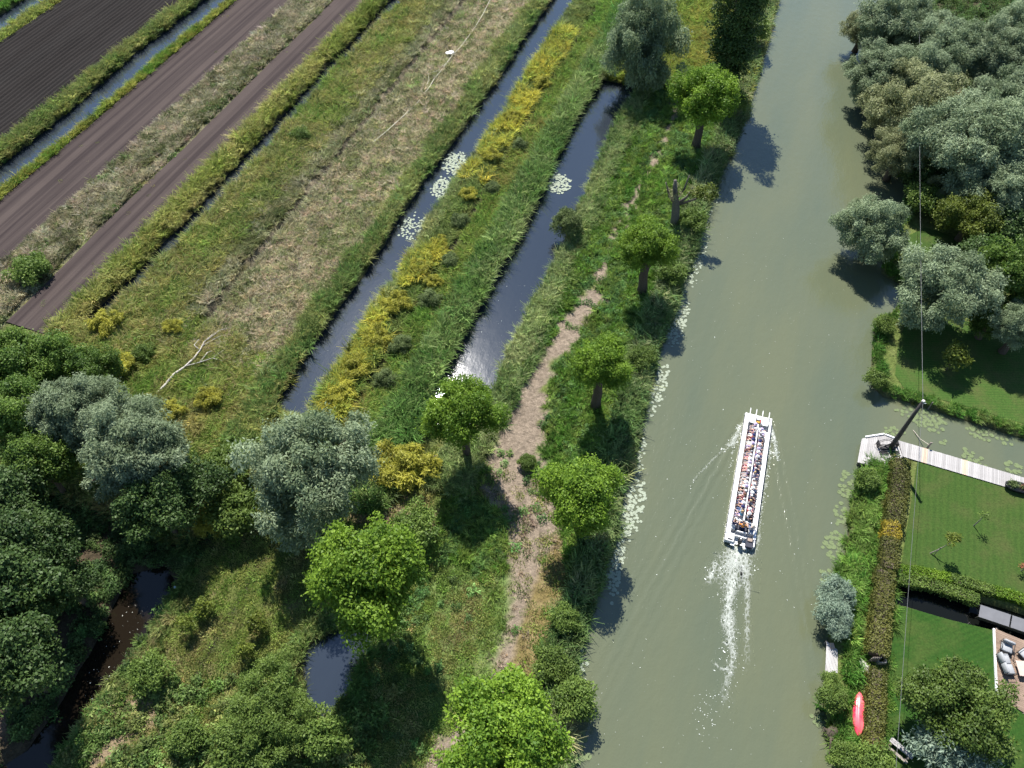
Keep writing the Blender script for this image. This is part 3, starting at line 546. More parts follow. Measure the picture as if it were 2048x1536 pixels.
# ------------------------------------------------------------------ trees
M_BARK = plain('bark', (.1, .08, .062), .95, .1, .4, 9, .8); M_BARKP = plain('pale_bark', (.24, .215, .185), .9, .15, .3, 7, .5)
ML = {'maple': leafmat('bright_green_leaves', (.07, .15, .014), (.26, .4, .04), .42),
      'willow': leafmat('silver_willow_leaves', (.12, .17, .08), (.36, .44, .27), .36, .6, .15),
      'alder': leafmat('mid_green_leaves', (.045, .1, .016), (.17, .26, .045), .38),
      'dark': leafmat('dark_or_shaded_leaves', (.026, .06, .014), (.085, .14, .035), .25),  # the poplar's own dark green; on low wood trees it paints shade
      'olive': leafmat('olive_willow_leaves', (.125, .15, .06), (.36, .385, .19), .35),
      'shrub': leafmat('shrub_leaves', (.07, .125, .022), (.2, .285, .06), .38),
      'blue': leafmat('grey_blue_shrub_leaves', (.12, .18, .12), (.34, .43, .32), .3),
      'yellow': leafmat('yellow_flowering_twigs', (.21, .22, .035), (.6, .57, .085), .42),
      'ygreen': leafmat('yellow_green_leaves', (.05, .08, .012), (.17, .21, .03), .3),
      'grey': leafmat('grey_olive_twigs', (.075, .115, .035), (.2, .26, .09), .32),
      'hedge': leafmat('hedge_leaves', (.06, .075, .016), (.18, .18, .042), .25),
      'hgold': leafmat('golden_hedge_leaves', (.2, .17, .02), (.48, .37, .04), .25),
      'garden': leafmat('garden_tree_leaves', (.04, .075, .012), (.13, .195, .035), .3),
      'litter': leafmat('pale_leaf', (.2, .2, .1), (.3, .3, .15), .2)}
CROWN = {}
def crowns(kind, seeds, mat, **kw): CROWN[kind] = [crown_mesh('crown', ML[mat], s_, **kw) for s_ in seeds]
crowns('maple', (1, 2, 3), 'maple', R0=(3.3, 3.3, 3.0), clumps=190, csize=(.4, .85), leaves=46000, L=(.09, .27), aspect=.62, inner=.3)
crowns('willow', (4, 5, 6, 8), 'willow', R0=(3.6, 3.6, 3.2), lower=-.85, clumps=210, csize=(.28, .72), leaves=72000, L=(.08, .24), aspect=.34, droop=.3, inner=.2, lobes=[(0, 0, 0, .8), (1.1, .6, .3, .62), (-1.2, .5, -.1, .62), (.1, -1.1, -.5, .6), (.2, 1.0, .5, .55)])
crowns('alder', (9, 10, 11), 'alder', R0=(3.2, 3.2, 3.3), clumps=120, csize=(.35, .8), leaves=36000, L=(.09, .27), aspect=.6, inner=.35)
crowns('poplar', (12,), 'dark', R0=(2.6, 2.6, 9.2), clumps=190, csize=(.5, .95), leaves=36000, L=(.18, .32), aspect=.6, lower=-1.1, up=.8)
crowns('dark', (29, 30), 'dark', R0=(3.2, 3.2, 2.6), clumps=80, csize=(.45, .95), leaves=16000, L=(.17, .32), aspect=.6, inner=.35)
crowns('shrub', (13, 14, 15), 'shrub', R0=(1.6, 1.6, 1.15), clumps=36, csize=(.3, .6), leaves=7000, L=(.13, .26), aspect=.5, lower=-.1)
crowns('yellow', (16, 17, 18), 'yellow', R0=(1.5, 1.5, 1.0), clumps=44, csize=(.2, .5), leaves=7000, L=(.1, .28), aspect=.26, lower=-.1, up=1.2, lobes=[(0, 0, 0, .8), (.6, .5, -.1, .6), (-.7, -.3, -.1, .55), (.2, -.7, 0, .5), (-.3, .8, .1, .5)])
crowns('blue', (19, 20), 'blue', R0=(1.8, 1.8, 1.4), clumps=46, csize=(.3, .65), leaves=9500, L=(.16, .32), aspect=.28, lower=-.1, up=.6)
crowns('grey', (21, 28), 'grey', R0=(1.5, 1.5, 1.5), lobes=[(0, 0, .1, .75), (.5, .4, -.2, .6), (-.6, .2, -.2, .6), (.1, -.6, -.1, .55)], clumps=48, csize=(.22, .6), leaves=9000, L=(.14, .32), aspect=.22, lower=-.5, up=.6)
crowns('olive', (22, 23), 'olive', R0=(3.6, 3.6, 3.2), lower=-.85, clumps=190, csize=(.3, .75), leaves=56000, L=(.1, .22), aspect=.32, droop=.35, lobes=[(0, 0, 0, .8), (1.1, .5, .2, .62), (-1.1, .5, .1, .62), (0, -1, -.4, .6)])
crowns('ygreen', (24,), 'ygreen', R0=(2.6, 2.6, 2.0), clumps=130, csize=(.3, .62), leaves=26000, L=(.1, .2), aspect=.6)
crowns('garden', (31,), 'garden', R0=(2.6, 2.6, 2.0), clumps=130, csize=(.3, .62), leaves=26000, L=(.1, .2), aspect=.6)
crowns('sapling', (25, 26), 'ygreen', R0=(.8, .8, .7), clumps=14, csize=(.18, .36), leaves=900, L=(.14, .28), aspect=.5, inner=.1)
crowns('dense', (27,), 'shrub', R0=(4.2, 3.2, 1.8), clumps=170, csize=(.3, .65), leaves=42000, L=(.1, .21), aspect=.5, lower=-.1)
BASE_R = {'maple': 3.3, 'willow': 3.6, 'alder': 3.2, 'poplar': 2.6, 'shrub': 1.6, 'yellow': 1.3, 'blue': 1.8, 'grey': 1.5, 'olive': 3.6, 'ygreen': 2.6, 'sapling': .8, 'dense': 3.7, 'dark': 3.2, 'garden': 2.6}
_used = {}
def plant(kind, name, label, cat, u, v, rpx, zc, trunk=.35, group=None, flat=1.0, seed=None, bark=None, thick=None, limbs=7):
    """a tree or bush whose crown centre, zc above the turf, is seen at u, v"""
    c = G(u, v, .5 + zc); k = _used.get(kind, 0); _used[kind] = k + 1
    r_ = random.Random(k * 31 + int(u) * 7 + int(v)); scl = rpx / pxm(c) / BASE_R[kind]
    me, cc = CROWN[kind][k % len(CROWN[kind])]
    e = empty(name, (c.x, c.y, .4)); tag(e, label, cat, group)
    rz = r_.uniform(0, 6.28); cr = link('crown', me, e, (0, 0, zc + .1)); cr.rotation_euler = (0, 0, rz); cr.scale = (scl, scl * r_.uniform(.93, 1.07), scl * flat)
    tb = MB(); ca, sa = math.cos(rz), math.sin(rz); rt = trunk if thick is None else thick
    top = zc * .72
    bend = [Vector((r_.uniform(-.05, .05) * i, r_.uniform(-.05, .05) * i, top * i / 4)) for i in range(5)]
    tb.tube([Vector((0, 0, -.2))] + bend[1:], [rt * 1.35, rt * 1.02, rt * .95, rt * .9, rt * .8], 9)
    order = list(range(len(cc))); r_.shuffle(order)
    for j in order[:limbs]:
        p = cc[j] * scl; q = Vector((p[0] * ca - p[1] * sa, p[0] * sa + p[1] * ca, p[2] * flat + zc + .1)); b0 = bend[3].lerp(bend[4], r_.random())
        mid = b0.lerp(q, .5) + Vector((0, 0, .12 * (q - b0).length)); tb.tube([b0, mid, q], [rt * .45, rt * .28, rt * .1], 5)
    tb.build('trunk', bark or M_BARK, e, True)
    return e
# pollarded trees along the river
pg = 'round green trees on the peninsula'
plant('maple', 'broadleaf_tree', 'pollarded green tree with thick trunk beside the dark poplar', 'tree', 1413, 195, 56, 7.0, .5, pg)
plant('maple', 'broadleaf_tree', 'round green pollard with long bare trunk next to the topped dead trunk', 'tree', 1300, 492, 54, 6.6, .48, pg)
plant('maple', 'broadleaf_tree', 'round green pollard on the river bank above the widest bare path', 'tree', 1203, 728, 58, 6.4, .45, pg)
plant('maple', 'broadleaf_tree', 'round green tree at the near end of the wide blue ditch', 'tree', 925, 822, 74, 7.0, .35, pg)
plant('maple', 'broadleaf_tree', 'round green tree on the river bank casting its shadow on the water', 'tree', 1166, 985, 75, 6.2, .35, pg)
plant('maple', 'broadleaf_tree', 'biggest round green tree, standing beside the dark pool', 'tree', 736, 1150, 107, 8.3, .45, pg, flat=1.05)
plant('maple', 'broadleaf_tree', 'round green tree at the bottom edge by the river', 'tree', 1010, 1468, 104, 6.0, .4, pg, flat=.9)
# willows on the left
plant('willow', 'willow_tree', 'silver willow at the far end of the wide blue ditch', 'willow', 1290, 82, 84, 6.2, .5, flat=1.55)
plant('willow', 'willow_tree', 'big silver willow in the middle, at the end of the long ditch', 'willow', 616, 948, 146, 6.6, .5, flat=1.2)
plant('willow', 'willow_tree', 'silver willow of the left wood, nearer the meadow', 'willow', 262, 890, 118, 6.8, .45, 'pair of silver willows in the left wood')
plant('willow', 'willow_tree', 'silver willow of the left wood, nearer the ploughed field', 'willow', 155, 815, 92, 6.6, .4, 'pair of silver willows in the left wood')
plant('poplar', 'poplar_tree', 'tall dark poplar on the river bank at the top edge', 'tree', 1476, 42, 44, 10.5, .4)
# left wood
lw = 'green trees of the left wood'
for u, v, r_, z, lab in [(28, 730, 62, 6, 'leafy green tree at the left edge just below the ploughed field'), (112, 728, 58, 5, 'leafy green tree touching the corner of the ploughed field'), (195, 740, 46, 4.2, 'small leafy tree between silver willow and yellow bushes'), (45, 830, 66, 6, 'green tree left of the silver willow pair'), (75, 925, 62, 5.2, 'mid green tree below left of the silver willows'), (8, 1000, 66, 5.5, 'tree with shade-darkened leaves at the left edge above the stream'), (62, 1085, 70, 6, 'green tree with dappled leaves above the dark stream'), (20, 1190, 80, 6, 'shaded green tree at the left edge beside the stream'), (375, 975, 68, 4.2, 'dark tree standing in for the shaded right underside of the silver willows'), (310, 1010, 70, 5, 'shaded tree below the silver willow pair'), (125, 1165, 52, 4.2, 'small tree overhanging the dark stream'), (15, 1330, 80, 6, 'tree with shade-darkened leaves at the lower left edge of the picture')]:
    plant('dark' if (v > 940 or u < 20) else 'alder', 'leafy_tree', lab, 'tree', u, v, r_, z, .22, lw)  # lower and edge trees get darker leaves: deep shade put into the colour
# bushes on the left
for u, v, r_, z, k, lab in [(470, 1025, 55, 2.0, 'shrub', 'green bush left of the big silver willow'), (455, 930, 45, 1.6, 'shrub', 'dark green bush between the silver willows'), (828, 1052, 46, 1.7, 'shrub', 'dark green bush right of the big silver willow foot'), (300, 1345, 36, 1.2, 'shrub', 'dark bush at the edge of the small meadow'), (375, 1475, 34, 1.0, 'shrub', 'green bush left of the broad shrub mass'), (480, 1520, 56, 1.2, 'shrub', 'green bush at the bottom edge below the broad shrub mass'), (645, 1470, 46, 1.3, 'shrub', 'yellowish bush between pool and big tree shadow'), (1150, 1400, 44, 1.3, 'shrub', 'bush leaning over the river near the bottom edge'), (1108, 1330, 36, 1.2, 'shrub', 'bank bush beside the brown mown strip'), (1130, 1240, 30, 1.1, 'shrub', 'bank bush next to the tree shadow on the water'), (1500, 60, 36, 2.6, 'shrub', 'green bush between poplar and river at the top'), (1462, 205, 30, 1.8, 'shrub', 'bank bush right of the upper pollard'), (1385, 440, 28, 1.2, 'shrub', 'bank bush below the topped dead trunk'), (1345, 548, 30, 1.3, 'shrub', 'bank bush right of the pollard with the long bare trunk'), (1285, 715, 28, 1.1, 'shrub', 'bank bush right of the river bank pollard'), (1010, 990, 0, 0, None, None), (288, 705, 20, .7, 'shrub', 'small bright green bush beside the fallen branch'), (1055, 925, 20, .5, 'shrub', 'low green weed clump on the bare path'), (600, 270, 18, .7, 'shrub', 'bright green bush in the ochre grass by the narrow ditch'), (60, 540, 34, 1.0, 'shrub', 'green bush in the weedy strip near the left edge'), (1665, 1395, 28, 1.0, 'shrub', 'bush on the garden bank beside the kayak'), (1662, 1364, 17, .7, 'shrub', 'bush at the near end of the small landing'), (1850, 400, 36, 1.8, 'shrub', 'green bush beside the small yellow green tree'), (1700, 925 + 30, 0, 0, None, None), (1735, 960, 24, .9, 'shrub', 'green bush at the left end of the jetty platform'), (1770, 650, 20, .9, 'shrub', 'bright bush at the point of the far garden bank'), (1752, 760, 22, .8, 'shrub', 'bush on the corner of the far garden bank'), (1690, 1515, 30, 1.1, 'shrub', 'yellow green bush at the bottom edge beside the river'), (1742, 1530, 36, 1.2, 'shrub', 'bush at the bottom edge left of the wooden bench')]:
    if k: plant(k, 'bush', lab, 'bush', u, v, r_, z, .06, flat=1.0, limbs=4)
plant('dense', 'bush', 'broad olive green shrub mass at the bottom between meadow and pool', 'bush', 530, 1425, 88, 1.9, .1, limbs=8)
plant('grey', 'bush', 'grey olive bush standing alone beside the wide ditch', 'bush', 1135, 442, 33, 2.0, .1, flat=1.2, limbs=4)
# yellow bushes
ORD = ['first', 'second', 'third', 'fourth', 'fifth', 'sixth', 'seventh', 'eighth', 'ninth', 'tenth', 'eleventh', 'twelfth', 'thirteenth', 'fourteenth', 'fifteenth', 'sixteenth', 'seventeenth', 'eighteenth', 'nineteenth', 'twentieth', 'twenty-first', 'twenty-second', 'twenty-third', 'twenty-fourth', 'twenty-fifth']
row = [(1082, 165, 15), (1026, 234, 17), (982, 310, 18), (940, 388, 17), (878, 482, 14), (838, 535, 22), (868, 564, 16), (792, 606, 26), (750, 672, 27), (716, 732, 29), (682, 788, 26)]
for i, (u, v, r_) in enumerate(row): plant('yellow', 'yellow_bush', 'yellow bush in the row between the two middle ditches, %s from the top' % ORD[i], 'bush', u, v, r_, .75, .04, 'row of yellow bushes between the ditches', limbs=4)
for u, v, r_, lab in [(775, 930, 46, 'yellow bush right of the big silver willow, left half of the clump'), (825, 940, 48, 'yellow bush right of the big silver willow, right half of the clump'), (212, 645, 27, 'yellow bush at the near end of the narrow ditch'), (240, 728, 26, 'yellow bush beside the leafy trees left of the fallen branch'), (345, 655, 16, 'small yellow bush in the meadow above the fallen branch'), (340, 826, 23, 'yellow bush just below the fallen branch'), (420, 795, 24, 'faded yellow bush in the meadow right of the fallen branch'), (905, 105, 0, ''), (420, 1052, 26, 'yellow green bush left of the big silver willow foot')]:
    if r_: plant('yellow', 'yellow_bush', lab, 'bush', u, v, r_, .9, .04, limbs=4)
for u, v, r_, i in [(860, 600, 24, 0), (800, 690, 26, 1), (770, 760, 26, 2), (900, 520, 20, 3), (920, 440, 20, 4), (985, 375, 18, 5), (1040, 290, 16, 6)]:
    plant('grey', 'bush', 'grey green bush on the shaded side of the yellow row, %s from the bottom' % ['third', 'second', 'first', 'fourth', 'fifth', 'sixth', 'seventh'][i], 'bush', u, v, r_, .7, .04, 'grey bushes beside the yellow row', limbs=3)
# saplings of the small meadow
for u, v, r_, z, lab in [(372, 1248, 15, 1.3, 'thin sapling with the longest shadow in the small meadow'), (408, 1215, 18, 1.0, 'sapling nearest the stream in the small meadow'), (512, 1245, 19, 1.3, 'leafy sapling in the middle of the small meadow'), (488, 1300, 17, 1.2, 'yellowish sapling just above the broad shrub mass'), (1912, 712, 24, 2.2, 'yellow green sapling on the far bank lawn')]:
    plant('sapling', 'sapling', lab, 'sapling', u, v, r_, z, .04, limbs=6)
# right wood
rw = 'silver willows of the right wood'
for u, v, r_, z, k, lab in [(1725, 60, 40, 3, 'olive', 'low olive willow dipping into the river at the top'), (1745, 175, 44, 3, 'willow', 'low silver willow bough dipping into the river'), (1850, 345, 46, 2.0, 'dark', 'low tree coloured as the shade under the large silver willows'), (1930, 378, 50, 2.0, 'dark', 'dark low tree in the shade above the clearing'), (2045, 350, 80, 4.5, 'willow', 'shaded silver willow at the right edge, below the large pair'), (2015, 470, 54, 2.2, 'dark', 'dark low tree right of the clearing'), (1965, 520, 44, 2.6, 'dark', 'dark low tree behind the bank willow'), (1790, 55, 78, 5.5, 'willow', 'silver willow leaning over the river at the top edge'), (1760, 140, 66, 5, 'willow', 'silver willow overhanging the river, second from the top'), (1835, 150, 70, 6, 'willow', 'silver willow behind the olive tinted one'), (1905, 100, 70, 6, 'willow', 'silver willow near the top edge with the brown gap behind'), (1985, 110, 74, 6, 'willow', 'silver willow in the upper right, below the top corner'), (2040, 60, 60, 7, 'willow', 'silver willow in the top right corner'), (2030, 200, 76, 6.5, 'willow', 'silver willow at the right edge of the upper wood'), (1818, 205, 86, 5.5, 'olive', 'olive tinted willow at the front of the right wood'), (1905, 275, 98, 6.5, 'willow', 'large silver willow behind the cable, left of two'), (2000, 270, 100, 6.8, 'willow', 'large silver willow at the right edge, right of two'), (2000, 390, 80, 4.5, 'willow', 'shaded silver tree in the shade of the large willows'), (1800, 300, 54, 4, 'olive', 'low olive willow overhanging the water'), (1752, 458, 76, 3.6, 'willow', 'silver willow alone on the river point'), (1888, 575, 98, 5, 'willow', 'silver willow on the bank beside the inlet, crossed by the cable'), (2025, 545, 62, 5.5, 'alder', 'green tree at the right edge behind the bank lawn'), (1985, 635, 40, 3, 'alder', 'small green tree between the two bank lawn willows'), (2045, 650, 58, 4, 'willow', 'silver willow cut by the right edge above the bank lawn'), (1945, 430, 50, 3.6, 'ygreen', 'small yellow green tree at the grass clearing'), (1890, 385, 40, 2.4, 'olive', 'low olive tree beside the small yellow green tree')]:
    plant(k, {'willow': 'willow_tree', 'olive': 'willow_tree', 'alder': 'leafy_tree', 'ygreen': 'leafy_tree', 'dark': 'leafy_tree'}[k], lab, {'willow': 'willow', 'olive': 'willow'}.get(k, 'tree'), u, v, r_, z, .35, rw if k == 'willow' else None)  # dark low trees under the large willows hold the shade in leaf colour
# garden trees and bushes
plant('garden', 'leafy_tree', 'dark green tree on the garden lawn beside the wooden terrace', 'tree', 1925, 1410, 78, 3.6, .2, flat=.9)
plant('blue', 'bush', 'grey blue bush at the bottom edge below the garden tree', 'bush', 1905, 1512, 62, 1.9, .07, limbs=4)
for u, v, r_, lab in [(1672, 1185, 32, 'grey blue bank willow bush, upper of three'), (1668, 1225, 33, 'grey blue bank willow bush, middle of three'), (1674, 1250, 24, 'grey blue bank willow bush, lower of three above the landing')]:
    plant('blue', 'bush', lab, 'bush', u, v, r_, 1.1, .05, 'grey blue willow bushes on the garden bank', limbs=4)
# topped dead trunk with sprouts
b = G(1348, 455, .45); e = empty('topped_tree', b); tag(e, 'topped bare grey trunk with stub branches and few sprouts on the bank', 'tree')
tb = MB(); tb.tube([(0, 0, -.2), (-.1, 0, 1.5), (-.3, .1, 3.2), (-.6, .05, 4.6), (-.95, 0, 6.6)], [.58, .48, .42, .3, .17], 9); tb.tube([(-.3, .1, 3.3), (-1.2, .1, 4.4), (-1.9, 0, 6.3)], [.24, .17, .08], 6); tb.tube([(-.5, .1, 4.3), (-1.0, -.3, 5.4), (-1.2, -.5, 6.4)], [.12, .08, .03], 5); tb.tube([(-.4, .1, 3.9), (.3, .3, 5.2), (.6, .5, 6.9)], [.17, .12, .05], 5); tb.tube([(0, .1, 3.4), (.8, .2, 4.3), (1.2, .3, 5.4)], [.22, .15, .07], 6); tb.tube([(0, .1, 3.2), (1.6, -.4, 4.4), (2.6, -.6, 5.6)], [.16, .1, .04], 6)
tb.build('trunk', plain('dead_grey_bark', (.15, .135, .115), .95, .1, .35, 8, .8), e, True)
cm, _c = crown_mesh('sprouts', ML['ygreen'], 61, R0=(1.5, 1.2, 1.2), clumps=16, csize=(.25, .5), leaves=1300, L=(.16, .3), aspect=.5); o = link('sprouts', cm, e, (2.3, -.5, 5.2)); o['kind'] = 'stuff'
cm, _c = crown_mesh('sprouts', ML['litter'], 62, R0=(.9, .9, .9), clumps=12, csize=(.2, .4), leaves=420, L=(.14, .26), aspect=.3); o = link('sprouts', cm, e, (-.8, 0, 5.2)); o['kind'] = 'stuff'

# ------------------------------------------------------------------ clipped hedges
def hedge(label, px, width, h0, cols, zbase=.5, seed=0, dens=260):
    pts = [G(u, v, zbase + h0 * .5) for u, v in px]; r_ = np.random.default_rng(seed); c0 = pts[0].lerp(pts[-1], .5)
    e = empty('hedge', (c0.x, c0.y, zbase - .05)); tag(e, label, 'hedge')
    core = MB()
    for a, b_ in zip(pts[:-1], pts[1:]):
        d = (b_ - a); ln = d.length; rz = math.atan2(d.y, d.x); mid = a.lerp(b_, .5) - c0; core.box((mid.x, mid.y, h0 * .38), (ln - .1, width * .62, h0 * .76), rz)
    core.build('branches', M_BARK, e)
    for (a, b_), mat in zip(zip(pts[:-1], pts[1:]), cols):
        d = b_ - a; ln = d.length; ux = np.array([d.x, d.y, 0]) / math.hypot(d.x, d.y); nx = np.array([-ux[1], ux[0], 0]); k = int(ln * (width + 2 * h0) * dens)
        al = r_.uniform(0, ln, k); per = r_.uniform(-h0 - width / 2, h0 + width / 2, k); lump = (fbm(al * 1.6 + seed, per * 1.6, 3) - .5) * .45 + r_.normal(size=k) * .05
        top = np.abs(per) < width / 2; off = np.where(top, per, np.sign(per) * (width / 2 + lump)); z = np.where(top, h0 + lump, h0 - (np.abs(per) - width / 2))
        nr = np.where(top[:, None], np.array([0, 0, 1.0]), np.sign(per)[:, None] * nx)
        pos = np.array([a.x - c0.x, a.y - c0.y, 0]) + ux * al[:, None] + nx * off[:, None]; pos[:, 2] = np.maximum(z, .02)
        nrm = unit(nr + r_.normal(size=(k, 3)) * .6); ax = unit(r_.normal(size=(k, 3))); LL = r_.uniform(.1, .2, k); v_, q = leaf_quads(pos, nrm, ax, LL, LL * .5)
        lv = np.clip(fbm(al * .6 + 3 * seed, per * .6, 2) * .8 - .1 + r_.random(k) * .4, 0, 1)
        link('foliage', npmesh('foliage', v_, q, ML[mat], False, [('lv', 'FLOAT', np.repeat(lv, 4))]), e)
hedge('clipped brownish hedge running from the jetty platform along the lawn', [(1801, 920), (1792, 1000), (1785, 1052)], 1.45, 1.2, ['hedge', 'hedge'], seed=1)
hedge('clipped hedge with a golden yellow top, middle of the garden bank row', [(1782, 1048), (1779, 1080), (1773, 1138)], 1.35, 1.2, ['hgold', 'hedge'], seed=2)
hedge('clipped brownish hedge opposite the grey blue bank bushes', [(1768, 1142), (1761, 1220), (1751, 1312)], 1.45, 1.2, ['hedge', 'hedge'], seed=3)
hedge('clipped brownish hedge beside the red kayak', [(1752, 1340), (1749, 1420), (1744, 1500)], 1.15, 1.2, ['hedge', 'hedge'], seed=4)
hedge('low variegated hedge along the dark garden ditch', [(1792, 1158), (1860, 1170), (1955, 1200)], .9, .6, ['shrub', 'shrub'], seed=5, dens=420)
hedge('low green hedge along the foot of the upper garden lawn', [(1802, 1140), (1900, 1157), (1985, 1182), (2110, 1219)], .8, .6, ['maple', 'shrub', 'maple'], seed=6, dens=420)

# ------------------------------------------------------------------ tour boat
M_WHITE = plain('white_hull_paint', (.72, .72, .71), .4, .4, .06, 3, .05); M_WGREY = plain('pale_grey_deck', (.62, .62, .61), .6, .3, .12, 5, .1)
M_BLACK = plain('black_plastic', (.018, .018, .02), .35, .5, .2, 8, .1); M_NAVY = plain('dark_rubber', (.03, .033, .05), .6, .3, .2, 8, .1)
M_OCHRE = plain('ochre_canvas', (.45, .28, .05), .8, .2); M_RED = plain('red_paint', (.42, .03, .03), .5, .4); M_STEEL = plain('steel', (.45, .46, .47), .35, .5, .15, 8, .1, metal=.8)
M_WALNUT = plain('brown_bench', (.32, .25, .2), .7, .3)
bow = (G(1495, 824, .55) + G(1541, 838, .55)) / 2; stern = (G(1452, 1080, .55) + G(1506, 1092, .55)) / 2
ax_ = bow - stern; BL = ax_.length; BW = 2.45; brz = math.atan2(ax_.y, ax_.x) - math.pi / 2; bc = (bow + stern) / 2
boat = empty('tour_boat', (bc.x, bc.y, 0), brz); tag(boat, 'long white flat tour boat carrying two rows of seated passengers on the river', 'boat')
hl = BL / 2; hw = BW / 2
hb = MB()      # hull: side walls, transom and bow board around a floor
hb.box((-hw + .05, 0, .22), (.1, BL, .64)); hb.box((hw - .05, 0, .22), (.1, BL, .64)); hb.box((0, hl - .05, .2), (BW - .2, .1, .6)); hb.box((0, -hl + .65, .2), (BW - .2, .1, .6)); hb.box((0, 0, .05), (BW - .2, BL - .1, .1)); hb.build('hull', M_WHITE, boat)
MB().box((-hw + .19, .3, .57), (.38, BL - .7, .05)).build('side_deck', M_WHITE, boat, bevel=.01)
MB().box((hw - .1, .3, .57), (.2, BL - .7, .05)).build('side_deck', M_WHITE, boat, bevel=.01)
MB().box((0, hl - .55, .565), (BW - .6, 1.0, .045)).build('bow_deck', M_WHITE, boat, bevel=.01)
MB().box((0, .1, .14), (BW - .62, BL - 2.6, .03)).build('floor', M_WGREY, boat)
MB().box((-.02, .25, .38), (.86, BL - 3.3, .38)).build('bench', M_WHITE, boat, bevel=.02)
MB().box((0, .25, .82), (.12, BL - 3.3, .5)).build('backrest', M_WHITE, boat, bevel=.02)
for xx in (-.84, -.28, .3, .9):
    MB().box((xx, hl - .25, .68), (.07, 1.5, .1)).box((xx, hl + .42, .66), (.05, .3, .07)).build('bow_rail', M_WHITE, boat, bevel=.01)
MB().box((.02, hl - .78, .6), (.46, .62, .05)).build('bow_hatch', M_BLACK, boat); MB().box((-.02, hl - .92, .68), (.32, .2, .14)).build('bow_locker', M_OCHRE, boat, bevel=.01); MB().box((.2, hl - .72, .66), (.07, .36, .1)).build('bow_fender', M_RED, boat)
MB().box((-.02, hl - .6, .66), (.3, .14, .1)).build('bow_cleat', M_STEEL, boat, bevel=.01)
for i in range(11):   # mooring hooks on the wide side deck
    yy = hl - 1.6 - i * 1.05; MB().tube([(-hw + .1, yy - .18, .605), (-hw + .26, yy, .61), (-hw + .26, yy + .14, .605)], .014, 5).build('deck_hook', M_STEEL, boat)
MB().box((hw + .02, 0, .42), (.05, BL - .4, .1)).build('rubbing_strake', M_NAVY, boat); MB().box((-hw - .02, 0, .42), (.05, BL - .4, .1)).build('rubbing_strake', M_NAVY, boat)
# stern
MB().box((-.78, -hl + .35, .42), (.62, .8, .3)).build('stern_pontoon', M_WHITE, boat, bevel=.03); MB().box((.8, -hl + .3, .4), (.6, .9, .28)).build('stern_pontoon', M_NAVY, boat, bevel=.03)
MB().box((-.8, -hl + .12, .58), (.4, .12, .05)).build('stern_vent', M_BLACK, boat); MB().box((-.52, -hl - .16, .3), (.34, .24, .1)).build('boarding_step', M_WHITE, boat, bevel=.02); MB().box((.5, -hl - .16, .3), (.32, .24, .1)).build('boarding_step', M_WHITE, boat, bevel=.02)
om = MB(); om.box((0, -hl + .12, .75), (.36, .5, .42), taper=.75); om.box((0, -hl + .02, .35), (.18, .3, .5)); om.box((0, -hl - .02, -.1), (.1, .25, .5)); mo = om.build('outboard_motor', M_BLACK, boat, bevel=.05); MB().box((0, -hl + .2, .975), (.1, .1, .02)).build('motor_badge', M_WHITE, mo)
MB().box((0, -hl + 1.0, .62), (.9, .1, .2)).build('helm_back', M_WHITE, boat, bevel=.02); MB().box((0, -hl + 1.42, .42), (.95, .5, .36)).build('helm_seat', M_NAVY, boat, bevel=.03)
cs = MB(); cs.box((.05, -hl + 1.98, .75), (1.25, .14, .16)); cs.build('helm_console', M_WGREY, boat, bevel=.02); MB().tube([(.02 + .2 * math.cos(q), -hl + 1.83 + .06 * math.sin(q), .9 + .19 * math.sin(q)) for q in np.linspace(0, 6.28, 13)], .018, 5, False).build('steering_wheel', M_BLACK, boat)
for sx in (-1, 1):
    rl = MB(); rl.tube([(sx * .95, -hl + .8, .58), (sx * .95, -hl + .8, 1.15), (sx * .95, -hl + 1.9, 1.15), (sx * .95, -hl + 1.9, .58)], .02, 6); rl.build('stern_rail', M_STEEL, boat)
MB().box((.8, -hl + .5, .6), (.4, .3, .12)).build('bag', M_WALNUT, boat, bevel=.03)

# ------------------------------------------------------------------ people
def skin_mesh(name, verts, edges, rad, root, mat, sub=1):
    me = bpy.data.meshes.new(name + '_skeleton'); me.from_pydata(verts, edges, []); o = bpy.data.objects.new(name, me); COL.objects.link(o)
    o.modifiers.new('skin', 'SKIN'); sl = me.skin_vertices[0].data if me.skin_vertices else None
    if sl is None:
        bm = bmesh.new(); bm.from_mesh(me); bm.verts.layers.skin.verify(); bm.to_mesh(me); bm.free(); sl = me.skin_vertices[0].data
    for i, r_ in enumerate(rad): sl[i].radius = (r_, r_) if not isinstance(r_, tuple) else r_; sl[i].use_root = (i == root)
    s_ = o.modifiers.new('sub', 'SUBSURF'); s_.levels = sub; s_.render_levels = sub
    dg = bpy.context.evaluated_depsgraph_get(); dg.update(); m2 = bpy.data.meshes.new_from_object(o.evaluated_get(dg)); m2.name = name
    bpy.data.objects.remove(o); bpy.data.meshes.remove(me)
    m2.materials.clear(); m2.materials.append(mat)
    for p in m2.polygons: p.use_smooth = True
    return m2
